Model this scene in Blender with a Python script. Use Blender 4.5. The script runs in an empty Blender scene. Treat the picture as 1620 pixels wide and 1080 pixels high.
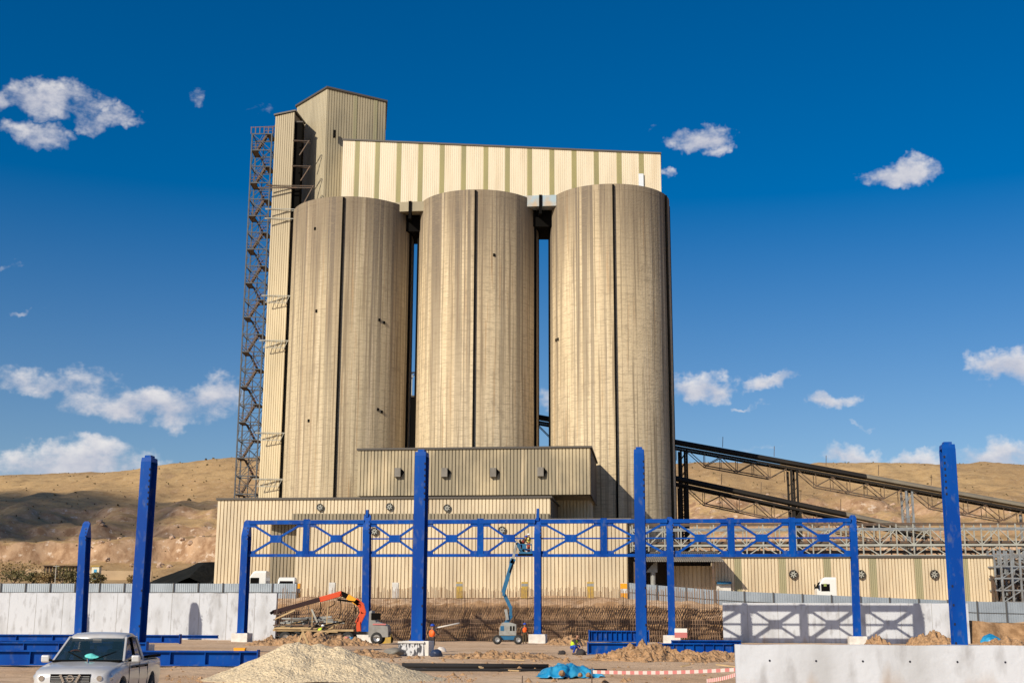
import bpy, bmesh, math, random
from mathutils import Vector, Matrix, noise
random.seed(7)
R = math.radians
C = bpy.context.scene.collection
S = bpy.context.scene

# ------------------------------------------------------------ camera
F = 2050.0; PITCH = math.atan(445/2050); ROLL = R(0.22); EYE = Vector((0, 0, 1.8))
FW = Vector((0, math.cos(PITCH), math.sin(PITCH)))
U0 = Vector((0, -math.sin(PITCH), math.cos(PITCH))); R0 = Vector((1, 0, 0))
UP = U0*math.cos(ROLL) - R0*math.sin(ROLL)
RT = R0*math.cos(ROLL) + U0*math.sin(ROLL)
cam = bpy.data.cameras.new('camera'); camo = bpy.data.objects.new('camera', cam); C.objects.link(camo)
cam.sensor_width = 36; cam.lens = F/1620*36; cam.clip_start = 0.1; cam.clip_end = 9000
camo.matrix_world = Matrix(((RT.x, UP.x, -FW.x, EYE.x), (RT.y, UP.y, -FW.y, EYE.y), (RT.z, UP.z, -FW.z, EYE.z), (0, 0, 0, 1)))
S.camera = camo

# ------------------------------------------------------------ light
SD = Vector((8.5, 10.2, -7.6)).normalized()          # direction the sunlight travels
EL = math.asin(-SD.z); AZ = math.atan2(-SD.x, -SD.y)
sun = bpy.data.lights.new('sun', 'SUN'); sun.energy = 4.6; sun.angle = R(0.5); sun.color = (1.0, 0.89, 0.72)
so = bpy.data.objects.new('sun', sun); C.objects.link(so); so.location = (0, 0, 150)
so.rotation_euler = SD.to_track_quat('-Z', 'Y').to_euler()
S.view_settings.view_transform = 'Standard'; S.view_settings.look = 'None'
S.view_settings.exposure = 0.16; S.view_settings.gamma = 1

W = bpy.data.worlds.new('World'); S.world = W; W.use_nodes = True
nt = W.node_tree; N = nt.nodes; L = nt.links; N.clear()
def nd(t, **k):
    n = N.new(t)
    for a, b in k.items(): setattr(n, a, b)
    return n
out = nd('ShaderNodeOutputWorld'); bg = nd('ShaderNodeBackground'); bg.inputs[1].default_value = 0.074
sky = nd('ShaderNodeTexSky'); sky.sky_type = 'NISHITA'; sky.sun_disc = False
sky.sun_elevation = EL; sky.sun_rotation = AZ; sky.altitude = 900; sky.air_density = 1.0; sky.dust_density = 1.5; sky.ozone_density = 3.5
hsv = nd('ShaderNodeHueSaturation'); hsv.inputs['Saturation'].default_value = 1.5; hsv.inputs['Value'].default_value = 1.12; hsv.inputs['Hue'].default_value = .503
L.new(sky.outputs[0], hsv.inputs['Color'])
tc = nd('ShaderNodeTexCoord'); szz = nd('ShaderNodeSeparateXYZ'); L.new(tc.outputs['Generated'], szz.inputs[0]); smr = nd('ShaderNodeMapRange'); smr.inputs[1].default_value = .05; smr.inputs[2].default_value = .32; smr.inputs[3].default_value = 1.08; smr.inputs[4].default_value = 1.45; L.new(szz.outputs[2], smr.inputs[0]); L.new(smr.outputs[0], hsv.inputs['Saturation']); nrm = nd('ShaderNodeVectorMath', operation='NORMALIZE'); L.new(tc.outputs['Generated'], nrm.inputs[0])
def vm(op, a, b=None):
    n = nd('ShaderNodeVectorMath', operation=op)
    for i, q in enumerate((a, b)):
        if q is None: continue
        if isinstance(q, (tuple, Vector)): n.inputs[i].default_value = tuple(q)
        else: L.new(q, n.inputs[i])
    return n.outputs['Value'] if op == 'DOT_PRODUCT' else n.outputs[0]
def mt(op, a, b=None, c=None, clamp=False):
    n = nd('ShaderNodeMath', operation=op); n.use_clamp = clamp
    for i, q in enumerate((a, b, c)):
        if q is None: continue
        if isinstance(q, (int, float)): n.inputs[i].default_value = q
        else: L.new(q, n.inputs[i])
    return n.outputs[0]
def ray(x, y): return (FW + RT*((x-810)/F) + UP*((540-y)/F))
# a direction-space noise breaks every cloud's edge
nz = nd('ShaderNodeTexNoise'); nz.inputs['Scale'].default_value = 38; nz.inputs['Detail'].default_value = 9; nz.inputs['Roughness'].default_value = 0.6
st = vm('MULTIPLY', nrm.outputs[0], (1, 1, 1.7)); L.new(st, nz.inputs['Vector'])
nz2 = nd('ShaderNodeTexNoise'); nz2.inputs['Scale'].default_value = 9; nz2.inputs['Detail'].default_value = 4; L.new(st, nz2.inputs['Vector'])
clouds = [(85, 160, 95, 36, .95), (62, 212, 66, 26, .9), (160, 185, 60, 24, .85), (10, 160, 34, 24, .8), (95, 606, 120, 38, .9), (225, 645, 190, 42, 1.15), (330, 622, 76, 34, 1.05), (120, 738, 210, 44, 1.15), (60, 720, 100, 30, .9), (230, 735, 110, 24, .9), (-60, 740, 90, 40, 1),
 (1104, 214, 64, 32, 1.05), (1130, 240, 34, 16, .8), (1036, 198, 26, 10, .6), (1058, 275, 16, 12, .6), (1402, 272, 78, 27, 1.0), (1362, 262, 36, 12, .7), (1598, 570, 78, 38, 1.25),
 (1098, 606, 58, 34, 1.05), (1200, 599, 70, 17, .9), (1320, 627, 80, 18, .9), (1186, 632, 28, 7, .6), (1345, 724, 85, 28, 1.05), (1450, 734, 80, 26, 1.05), (1580, 730, 120, 40, 1.2), (858, 632, 40, 26, .8),
 (30, 431, 36, 12, .7), (45, 496, 34, 9, .5), (395, 165, 34, 10, .28), (330, 162, 20, 16, .3), (1170, 700, 60, 8, .3), (1760, 640, 120, 40, 1), (1390, 668, 26, 6, .35), (650, 760, 90, 20, .8)]
wz = nd('ShaderNodeTexNoise'); wz.inputs['Scale'].default_value = 17; wz.inputs['Detail'].default_value = 5; wz.inputs['Roughness'].default_value = .65; L.new(nrm.outputs[0], wz.inputs['Vector'])
wsub = vm('SUBTRACT', wz.outputs['Color'], (.5, .5, .5)); wmul = vm('MULTIPLY', wsub, (.10, .05, .055)); WDIR = vm('ADD', nrm.outputs[0], wmul)
tot = None; low = None
for (cx, cy, rx, ry, am) in clouds:
    rx, ry = rx*.88, ry*.88; c = ray(cx, cy); ln = c.length; c.normalize()
    rr = RT - c*RT.dot(c); rr.normalize(); uu = c.cross(rr)*-1
    if uu.z < 0: uu = -uu
    dv = vm('SUBTRACT', WDIR, c)
    a = vm('DOT_PRODUCT', dv, rr*(F*ln/ (rx)))
    b = vm('DOT_PRODUCT', dv, uu*(F*ln/ (ry)))
    e = mt('ADD', mt('MULTIPLY', a, a), mt('MULTIPLY', b, b))
    m = mt('MULTIPLY', mt('SUBTRACT', 1.0, mt('MULTIPLY', e, .8), clamp=True), am)
    lw = mt('MULTIPLY', m, mt('MULTIPLY_ADD', b, -0.5, 0.45, clamp=True))
    if tot is None: tot, low = m, lw
    else: tot = mt('MAXIMUM', tot, m); low = mt('MAXIMUM', low, lw)
dens = mt('ADD', mt('MULTIPLY', tot, 1.15), mt('MULTIPLY', mt('SUBTRACT', nz.outputs[0], 0.5), 2.3))
dens = mt('ADD', dens, mt('MULTIPLY', mt('SUBTRACT', nz2.outputs[0], 0.5), 1.0))
mr = nd('ShaderNodeMapRange'); mr.interpolation_type = 'SMOOTHSTEP'; mr.inputs['From Min'].default_value = .30; mr.inputs['From Max'].default_value = 1.42
L.new(dens, mr.inputs[0])
gate = mt('MULTIPLY', tot, 6.0, clamp=True)
alpha = mt('MULTIPLY', mt('MULTIPLY', mr.outputs[0], gate), 0.90)
shd = nd('ShaderNodeMixRGB'); shd.inputs[1].default_value = (10.6, 10.2, 10.0, 1); shd.inputs[2].default_value = (6.9, 7.0, 7.9, 1)
L.new(mt('ADD', mt('MULTIPLY', low, 1.5), mt('MULTIPLY', mt('SUBTRACT', .55, nz.outputs[0]), 2.0), clamp=True), shd.inputs[0])
mx = nd('ShaderNodeMixRGB'); L.new(alpha, mx.inputs[0]); L.new(hsv.outputs[0], mx.inputs[1]); L.new(shd.outputs[0], mx.inputs[2])
L.new(mx.outputs[0], bg.inputs[0]); L.new(bg.outputs[0], out.inputs[0])

# ------------------------------------------------------------ helpers
def P(x, y, Y):
    """point of the photo's pixel (x, y) at ground distance Y"""
    d = ray(x, y); return EYE + d*(Y/d.y)
SL = 0.11
def PR(x, y, Y0):
    """the same, on the site's oblique grid line Y = Y0 - 0.11 X"""
    d = ray(x, y); return EYE + d*(Y0/(d.y + SL*d.x))
class MB:
    def __init__(s, o=(0, 0, 0)): s.v = []; s.f = []; s.o = Vector(o)
    def pts(s, ps): n = len(s.v); s.v += [Vector(p)-s.o for p in ps]; return n
    def quad(s, *ps): n = s.pts(ps); s.f.append(tuple(range(n, n+len(ps))))
    def hexa(s, c):
        n = s.pts(c)
        for f in ((0, 3, 2, 1), (4, 5, 6, 7), (0, 1, 5, 4), (1, 2, 6, 5), (2, 3, 7, 6), (3, 0, 4, 7)): s.f.append(tuple(n+i for i in f))
    def box(s, c, d, rz=0):
        c = Vector(c); M = Matrix.Rotation(rz, 3, 'Z'); x, y, z = d[0]/2, d[1]/2, d[2]/2
        s.hexa([c + M @ Vector(p) for p in ((-x, -y, -z), (x, -y, -z), (x, y, -z), (-x, y, -z), (-x, -y, z), (x, -y, z), (x, y, z), (-x, y, z))])
    def bar(s, p, q, w, h=None, up=(0, 0, 1)):
        p, q = Vector(p), Vector(q); h = h or w; d = (q-p).normalized(); u = Vector(up)
        if abs(d.dot(u)) > .98: u = Vector((0, 1, 0))
        a = d.cross(u).normalized(); b = a.cross(d); a = a*w/2; b = b*h/2
        s.hexa([p-a-b, p+a-b, q+a-b, q-a-b, p-a+b, p+a+b, q+a+b, q-a+b])
    def cyl(s, p, q, r0, r1=None, n=12, cap=True):
        p, q = Vector(p), Vector(q); r1 = r0 if r1 is None else r1; d = (q-p).normalized()
        u = Vector((0, 0, 1)) if abs(d.z) < .9 else Vector((1, 0, 0)); a = d.cross(u).normalized(); b = d.cross(a)
        k = s.pts([p + (a*math.cos(t)+b*math.sin(t))*r0 for t in [2*math.pi*i/n for i in range(n)]] + [q + (a*math.cos(t)+b*math.sin(t))*r1 for t in [2*math.pi*i/n for i in range(n)]])
        for i in range(n): j = (i+1) % n; s.f.append((k+i, k+j, k+n+j, k+n+i))
        if cap: s.f.append(tuple(k+i for i in range(n))[::-1]); s.f.append(tuple(k+n+i for i in range(n)))
    def lathe(s, p, ax, prof, n=20):
        p = Vector(p); d = Vector(ax).normalized(); u = Vector((0, 0, 1)) if abs(d.z) < .9 else Vector((1, 0, 0)); a = d.cross(u).normalized(); b = d.cross(a)
        rings = []
        for (h, r) in prof: rings.append(s.pts([p + d*h + (a*math.cos(2*math.pi*i/n)+b*math.sin(2*math.pi*i/n))*max(r, 1e-4) for i in range(n)]))
        for k0, k1 in zip(rings, rings[1:]):
            for i in range(n): j = (i+1) % n; s.f.append((k0+i, k0+j, k1+j, k1+i))
    def prism(s, poly, zb, zt):
        n = len(poly); zt = zt if isinstance(zt, (list, tuple)) else [zt]*n
        k = s.pts([(x, y, zb) for x, y in poly] + [(p[0], p[1], z) for p, z in zip(poly, zt)])
        s.f.append(tuple(k+i for i in range(n))[::-1]); s.f.append(tuple(k+n+i for i in range(n)))
        for i in range(n): j = (i+1) % n; s.f.append((k+i, k+j, k+n+j, k+n+i))
    def loft(s, rings, cap=True):
        ks = [s.pts(r) for r in rings]; n = len(rings[0])
        for a, b in zip(ks, ks[1:]):
            for i in range(n): j = (i+1) % n; s.f.append((a+i, a+j, b+j, b+i))
        if cap: s.f.append(tuple(ks[0]+i for i in range(n))[::-1]); s.f.append(tuple(ks[-1]+i for i in range(n)))
    def clad(s, A, B, zb, zt0, zt1=None, per=.42, dep=.14, out=1, frac=.74):
        """ribbed metal sheet from A to B (2-D), its ribs modelled; out=+1 puts the face on the right of A->B"""
        A = Vector(A[:2]); B = Vector(B[:2]); Ln = (B-A).length; d = (B-A)/Ln; nn = Vector((d.y, -d.x))*out
        zt1 = zt0 if zt1 is None else zt1; zb = zb if isinstance(zb, tuple) else (zb, zb); n = max(1, round(Ln/per)); p = Ln/n; ps = []
        for i in range(n):
            for a, o in ((0, 0), (frac, 0), (frac+.05, -dep), (.96, -dep)): ps.append(((i+a)*p, o))
        ps.append((Ln, 0)); k = len(s.v)
        for (t, o) in ps:
            q = A + d*t + nn*o; f = t/Ln
            s.pts([(q.x, q.y, zb[0]+(zb[1]-zb[0])*f), (q.x, q.y, zt0+(zt1-zt0)*f)])
        for i in range(len(ps)-1):
            a = k+2*i; s.f.append((a, a+2, a+3, a+1) if out > 0 else (a, a+1, a+3, a+2))
    def build(s, name, mat=None, parent=None, smooth=False, bevel=0):
        me = bpy.data.meshes.new(name); me.from_pydata([tuple(v) for v in s.v], [], s.f); me.update()
        bm = bmesh.new(); bm.from_mesh(me); bmesh.ops.recalc_face_normals(bm, faces=bm.faces) if smooth != 'keep' else None; bm.to_mesh(me); bm.free()
        if smooth is True:
            for p in me.polygons: p.use_smooth = True
        o = bpy.data.objects.new(name, me); C.objects.link(o)
        if mat: me.materials.append(mat)
        if parent: o.parent = parent
        else: o.location = s.o
        if bevel:
            b = o.modifiers.new('bevel', 'BEVEL'); b.width = bevel; b.segments = 2; b.limit_method = 'ANGLE'
        return o
def tag(o, label=None, cat=None, group=None, kind=None):
    if label: o['label'] = label
    if cat: o['category'] = cat
    if group: o['group'] = group
    if kind: o['kind'] = kind
    return o
def thing(name, label, cat, loc=(0, 0, 0), rz=0, group=None):
    o = bpy.data.objects.new(name, None); C.objects.link(o); o.location = loc; o.rotation_euler = (0, 0, rz)
    o.empty_display_size = .2
    return tag(o, label, cat, group)
def copy_thing(r, loc, rz=None, label=None):
    n = r.copy(); C.objects.link(n); n.location = loc
    if rz is not None: n.rotation_euler = (0, 0, rz)
    if label: n['label'] = label
    def rec(src, dst):
        for ch in list(src.children):
            c = ch.copy(); C.objects.link(c); c.parent = dst; rec(ch, c)
    rec(r, n)
    return n

# ------------------------------------------------------------ materials
def mat(name, col, rough=.6, metal=0, var=None, vs=1.0, vstr=(1, 1, 1), vamt=.5, bump=0, bs=None, base_dirt=None, dirt=(0.2, .18, .14), spec=.5, detail=6, alpha=None, vmin=.4, vmax=.65, obj=True, coat=0, top_dirt=None, var2=None, v2s=1, v2str=(1, 1, 1), v2min=.5, v2max=.6, v2amt=.6, bdist=.05):
    m = bpy.data.materials.new(name); m.use_nodes = True; t = m.node_tree; n = t.nodes; l = t.links
    b = n['Principled BSDF']; b.inputs['Roughness'].default_value = rough; b.inputs['Metallic'].default_value = metal
    b.inputs['Specular IOR Level'].default_value = spec; b.inputs['Coat Weight'].default_value = coat
    b.inputs['Base Color'].default_value = (*col, 1)
    co = n.new('ShaderNodeTexCoord'); cur = None
    def ns(scale, stretch, det=detail):
        mp = n.new('ShaderNodeMapping'); mp.inputs['Scale'].default_value = stretch; l.new(co.outputs['Object'], mp.inputs[0])
        q = n.new('ShaderNodeTexNoise'); q.inputs['Scale'].default_value = scale; q.inputs['Detail'].default_value = det; l.new(mp.outputs[0], q.inputs[0]); return q.outputs[0]
    def rng(x, a, c, d=0., e=1.):
        q = n.new('ShaderNodeMapRange'); q.inputs[1].default_value = a; q.inputs[2].default_value = c; q.inputs[3].default_value = d; q.inputs[4].default_value = e; l.new(x, q.inputs[0]); return q.outputs[0]
    def mix(f, a, c2):
        q = n.new('ShaderNodeMixRGB'); l.new(f, q.inputs[0])
        if a is None: q.inputs[1].default_value = (*col, 1)
        else: l.new(a, q.inputs[1])
        q.inputs[2].default_value = (*c2, 1); return q.outputs[0]
    if var: cur = mix(rng(ns(vs, vstr), vmin, vmax, 0, vamt), cur, var)
    if var2: cur = mix(rng(ns(v2s, v2str), v2min, v2max, 0, v2amt), cur, var2)
    if base_dirt or top_dirt:
        sx = n.new('ShaderNodeSeparateXYZ'); l.new(co.outputs['Object'], sx.inputs[0]); 
        ad = n.new('ShaderNodeMath'); ad.operation = 'MULTIPLY_ADD'; l.new(ns(1.2, (1, 1, .12)), ad.inputs[0])
        ad.inputs[1].default_value = 2.4 if base_dirt else -6; l.new(sx.outputs[2], ad.inputs[2])
        if base_dirt: cur = mix(rng(ad.outputs[0], base_dirt+1.2, .6, 0, .85), cur, dirt)
        else: cur = mix(rng(ad.outputs[0], top_dirt[0], top_dirt[1], 0, .75), cur, dirt)
    if cur is not None: l.new(cur, b.inputs['Base Color'])
    if bump:
        bp = n.new('ShaderNodeBump'); bp.inputs['Strength'].default_value = bump; bp.inputs['Distance'].default_value = bdist; l.new(ns(bs or vs*4, (1, 1, 1), 8), bp.inputs['Height']); l.new(bp.outputs[0], b.inputs['Normal'])
    if alpha is not None: b.inputs['Alpha'].default_value = alpha
    return m
CREAM = (.66, .55, .375)
M = {}
M['cream'] = mat('cream_cladding', CREAM, .55, var=(.42, .34, .23), vs=.35, vstr=(1, 1, .3), vamt=.65, var2=(.42, .28, .15), v2s=2.2, v2str=(1, 1, .12), v2min=.58, v2max=.7, v2amt=.4, base_dirt=2.0, dirt=(.23, .2, .16))
M['cream_clean'] = mat('cream_cladding_upper', (.66, .58, .43), .5, var=(.52, .41, .26), vs=.8, vstr=(1, 1, .12), vamt=.5, vmin=.45, vmax=.7)
M['cream_dusty'] = mat('dusty_cladding', (.50, .41, .26), .7, var=(.22, .19, .13), vs=.14, vstr=(1, 1, .7), vamt=.75, vmin=.42, vmax=.56, var2=(.72, .58, .37), v2s=.9, v2str=(1, 1, .1), v2min=.55, v2max=.7, v2amt=.5)
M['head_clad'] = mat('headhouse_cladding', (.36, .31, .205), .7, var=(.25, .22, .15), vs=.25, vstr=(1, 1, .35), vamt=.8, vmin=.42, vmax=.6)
M['stain_shade_grey'] = mat('stain_and_shade_cladding', (.30, .25, .17), .8, var=(.17, .15, .11), vs=.5, vstr=(1, 1, .3), vamt=.6)  # grey for the dust-stained skirt and for the bay's painted shadow
M['olive'] = mat('olive_strip', (.36, .32, .13), .5, var=(.22, .21, .11), vs=.5, vstr=(1, 1, .2), vamt=.5)
M['olive_pale'] = mat('faded_olive_strip', (.34, .31, .18), .5, var=(.25, .23, .14), vs=.5, vstr=(1, 1, .2), vamt=.4)
M['trim'] = mat('dark_trim', (.07, .06, .05), .6)
M['roofgrey'] = mat('grey_roof_sheet', (.22, .20, .17), .6, var=(.12, .11, .09), vs=.6, vamt=.6)
M['black'] = mat('matt_black', (.006, .0055, .005), .9, spec=.05)
M['darkside'] = mat('shade_dark_cladding', (.17, .13, .09), .7, var=(.08, .06, .05), vs=.6, vstr=(1, 1, .2), vamt=.6)  # cladding with shade put into its colour, for walls out of the sun
M['white_block'] = mat('white_painted_concrete', (.68, .66, .62), .7, var=(.45, .42, .37), vs=2, vamt=.6)
M['mustard'] = mat('mustard_paint', (.52, .33, .04), .6, var=(.33, .24, .1), vs=3, vamt=.6)
M['amber'] = mat('amber_paint', (.85, .36, .01), .5)
M['steel'] = mat('galvanised_steel', (.30, .33, .35), .5, .3, var=(.17, .15, .13), vs=1.2, vamt=.7)
M['tower_steel'] = mat('blue_grey_tower_steel', (.085, .105, .125), .7, .1, var=(.07, .05, .04), vs=1.5, vamt=.7)
M['rusty'] = mat('weathered_dark_steel', (.09, .07, .055), .7, .2, var=(.2, .1, .05), vs=2, vamt=.5)
M['pinkrail'] = mat('red_oxide_rail', (.17, .10, .085), .7)
M['palesteel'] = mat('pale_painted_steel', (.40, .40, .35), .55, .1, var=(.28, .26, .22), vs=1, vamt=.6)
M['conveyor'] = mat('shaded_belt_cover', (.022, .020, .019), .85, var=(.035, .03, .025), vs=.2, vamt=.8, spec=.1)
M['conveyor_lit'] = mat('lit_belt_cover', (.20, .175, .13), .8, var=(.12, .1, .08), vs=.3, vamt=.6)  # sunlit copy of the cover colour, past the painted silo shadow
M['blue'] = mat('blue_steel_paint', (.0, .043, .265), .5, 0, var=(.0, .075, .36), vs=.8, vstr=(1, 1, .25), vamt=.8, spec=.12, var2=(.10, .13, .20), v2s=3, v2str=(1, 1, .5), v2min=.56, v2max=.74, v2amt=.5)
M['bolt'] = mat('dark_bolt_hole', (.004, .006, .02), .8)
M['galv_sheet'] = mat('hoarding_sheet', (.34, .39, .44), .45, .3, var=(.25, .29, .33), vs=.6, vamt=.7)
M['post'] = mat('fence_post_steel', (.08, .08, .08), .6)
M['whitewall'] = mat('cast_concrete_white', (.53, .56, .61), .88, var=(.36, .37, .385), vs=.7, vstr=(1, 1, .45), vamt=.7, vmin=.46, vmax=.72, bump=.35, bs=5, base_dirt=.35, dirt=(.36, .27, .19), var2=(.27, .27, .28), v2s=2.2, v2str=(1, 1, .35), v2min=.54, v2max=.70, v2amt=.6)
M['rebar'] = mat('rusted_rebar', (.25, .16, .10), .8, var=(.13, .07, .04), vs=3, vamt=.6)
M['formwork'] = mat('printed_formwork', (.6, .6, .6), .7, var=(.03, .03, .04), vs=9, vstr=(1, 1, .35), vamt=.95, vmin=.49, vmax=.53)
M['gravel'] = mat('limestone_gravel', (.66, .53, .34), .95, var=(.38, .29, .18), vs=5, vamt=.45, vmin=.45, vmax=.62, bump=.9, bs=11, bdist=.12, var2=(.80, .67, .46), v2s=14, v2min=.5, v2max=.62, v2amt=.7)
M['soil'] = mat('excavated_soil', (.44, .26, .13), .95, var=(.20, .115, .055), vs=3, vamt=.8, bump=1, bs=5, bdist=.2, var2=(.5, .33, .19), v2s=8, v2min=.5, v2max=.65)
M['coal'] = mat('black_coal', (.013, .014, .013), .95, spec=.05, var=(.022, .022, .02), vs=.5, vamt=.7, bump=.6, bs=2, bdist=.2)
M['tarp'] = mat('blue_tarpaulin', (.008, .21, .44), .4, var=(.05, .34, .55), vs=2.5, vamt=.7, spec=.6, bump=.4, bs=4)
M['pipe'] = mat('black_plastic_pipe', (.022, .022, .024), .85, spec=.2)
M['car'] = mat('silver_car_paint', (.58, .58, .58), .33, .25, coat=.5, var=(.50, .46, .40), vs=3, vamt=.4)
M['glass'] = mat('tinted_glass', (.012, .03, .04), .04, 0, spec=1.0, alpha=.72)
M['chrome'] = mat('chrome', (.7, .7, .72), .12, 1)
M['lamp'] = mat('headlamp_lens', (.55, .56, .57), .1, .4, coat=1)
M['tyre'] = mat('tyre_rubber', (.02, .02, .02), .85)
M['rim'] = mat('wheel_rim', (.4, .4, .4), .4, .6)
M['seat'] = mat('dark_seat', (.03, .012, .012), .9)
M['turq'] = mat('turquoise_cloth', (.12, .58, .55), .8)
M['liftblue'] = mat('lift_blue_paint', (.01, .125, .27), .5, var=(.02, .08, .15), vs=2, vamt=.6)
M['liftgrey'] = mat('lift_grey_paint', (.30, .31, .30), .5, var=(.2, .19, .17), vs=3, vamt=.6)
M['red'] = mat('crane_red_paint', (.62, .07, .015), .45)
M['orange'] = mat('hivis_orange', (.95, .13, .01), .6)
M['lime'] = mat('hivis_lime', (.55, .75, .03), .6)
M['yelvest'] = mat('hivis_yellow', (.75, .68, .16), .6)
M['skin'] = mat('skin', (.33, .17, .1), .6)
M['trouser'] = mat('dark_trousers', (.035, .03, .03), .9)
M['redtr'] = mat('red_brown_trousers', (.30, .05, .03), .8)
M['helmblue'] = mat('blue_helmet', (.01, .06, .4), .4)
M['helmwhite'] = mat('white_helmet', (.8, .8, .78), .4)
M['truckwhite'] = mat('white_truck_paint', (.75, .74, .70), .35, coat=.3)
M['wood'] = mat('pale_timber', (.50, .36, .19), .85, var=(.3, .2, .1), vs=2, vamt=.6)
M['leaf'] = mat('shrub_leaves', (.10, .09, .035), .8, var=(.12, .10, .03), vs=1.5, vamt=.8)
M['drygrass'] = mat('dry_brush', (.22, .15, .06), .9, var=(.12, .09, .035), vs=1, vamt=.8)
M['tapered'] = mat('tape_red', (.5, .16, .15), .6)
M['tapewhite'] = mat('tape_white', (.6, .5, .46), .6)
M['scrub'] = mat('dry_scrub', (.13, .095, .045), .95, var=(.22, .16, .08), vs=.3, vamt=.8)
M['beige'] = mat('beige_block_wall', (.42, .31, .19), .9, var=(.3, .21, .13), vs=.4, vamt=.6)
M['cloth'] = mat('pale_cloth', (.6, .55, .5), .9)

# silo concrete: slip-formed, streaked by rain, dark dust at the head
def silo_mat(name, grey, seed):
    m = bpy.data.materials.new(name); m.use_nodes = True; t = m.node_tree; n = t.nodes; l = t.links; b = n['Principled BSDF']; b.inputs['Roughness'].default_value = .9; b.inputs['Specular IOR Level'].default_value = .2
    co = n.new('ShaderNodeTexCoord')
    def ns(sc, st_, det=5, off=0):
        mp = n.new('ShaderNodeMapping'); mp.inputs['Scale'].default_value = st_; mp.inputs['Location'].default_value = (seed*7+off, seed*3, seed); l.new(co.outputs['Object'], mp.inputs[0])
        q = n.new('ShaderNodeTexNoise'); q.inputs['Scale'].default_value = sc; q.inputs['Detail'].default_value = det; q.inputs['Roughness'].default_value = .6; l.new(mp.outputs[0], q.inputs[0]); return q.outputs[0]
    def rng(x, a, c, d=0., e=1.):
        q = n.new('ShaderNodeMapRange'); q.inputs[1].default_value = a; q.inputs[2].default_value = c; q.inputs[3].default_value = d; q.inputs[4].default_value = e; l.new(x, q.inputs[0]); return q.outputs[0]
    def mix(f, a, c2, op='MIX'):
        q = n.new('ShaderNodeMixRGB'); q.blend_type = op
        if isinstance(f, float): q.inputs[0].default_value = f
        else: l.new(f, q.inputs[0])
        if isinstance(a, tuple): q.inputs[1].default_value = (*a, 1)
        else: l.new(a, q.inputs[1])
        if isinstance(c2, tuple): q.inputs[2].default_value = (*c2, 1)
        else: l.new(c2, q.inputs[2])
        return q.outputs[0]
    def ma(op, a, bb):
        q = n.new('ShaderNodeMath'); q.operation = op
        for i, z in enumerate((a, bb)):
            if isinstance(z, (int, float)): q.inputs[i].default_value = z
            else: l.new(z, q.inputs[i])
        return q.outputs[0]
    sx = n.new('ShaderNodeSeparateXYZ'); l.new(co.outputs['Object'], sx.inputs[0]); z = sx.outputs[2]
    A = (.68, .56, .375) if not grey else (.55, .46, .31)
    c = mix(rng(ns(.10, (1, 1, .5)), .4, .62), A, (.48, .40, .265) if grey else (.60, .49, .32))
    c = mix(rng(ns(.45, (1, 1, .012), 3), .50, .60, 0, .5), c, (.34, .26, .17))          # wide streaks
    c = mix(rng(ns(3.2, (1, 1, .012), 3), .545, .60, 0, .7), c, (.21, .16, .105))
    c = mix(rng(ns(2.0, (1, 1, .03), 3, 77), .60, .66, 0, .5), c, (.40, .25, .13))             # narrow streaks
    c = mix(rng(ns(1.7, (1, 1, .018), 3, 31), .56, .66, 0, .5), c, (.72, .61, .44))         # washed pale streaks
    # dark head whose edge runs down in tongues
    h = ma('ADD', z, ma('MULTIPLY', ns(.7, (1, 1, .03), 4, 11), 34.))
    c = mix(rng(h, 61, 75, 0, .75), c, (.17, .135, .10))
    # broad sooty streaks that fade downwards
    s2 = ma('MULTIPLY', rng(ns(1.1, (1, 1, .004), 3, 23), .53, .58), rng(z, 8, 54, .1, .85))
    c = mix(s2, c, (.17, .14, .11))
    # pour rings
    w = n.new('ShaderNodeTexWave'); w.wave_type = 'BANDS'; w.bands_direction = 'Z'; w.inputs['Scale'].default_value = .26; w.inputs['Distortion'].default_value = .35; w.inputs['Detail'].default_value = 3; l.new(co.outputs['Object'], w.inputs[0])
    c = mix(rng(w.outputs[0], .93, 1.0, 0, .2), c, (.22, .17, .12))
    c = mix(rng(ns(3.0, (.35, .35, 2.6), 5, 47), .50, .68, 0, .65), c, (.29, .235, .16))
    c = mix(rng(ns(.5, (1, 1, .8), 8, 60), .58, .72, 0, .5), c, (.25, .20, .14))
    l.new(c, b.inputs['Base Color'])
    bp = n.new('ShaderNodeBump'); bp.inputs['Strength'].default_value = .4; bp.inputs['Distance'].default_value = .12; l.new(ns(2.2, (1, 1, 1.8), 8), bp.inputs['Height']); l.new(bp.outputs[0], b.inputs['Normal'])
    return m

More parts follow.
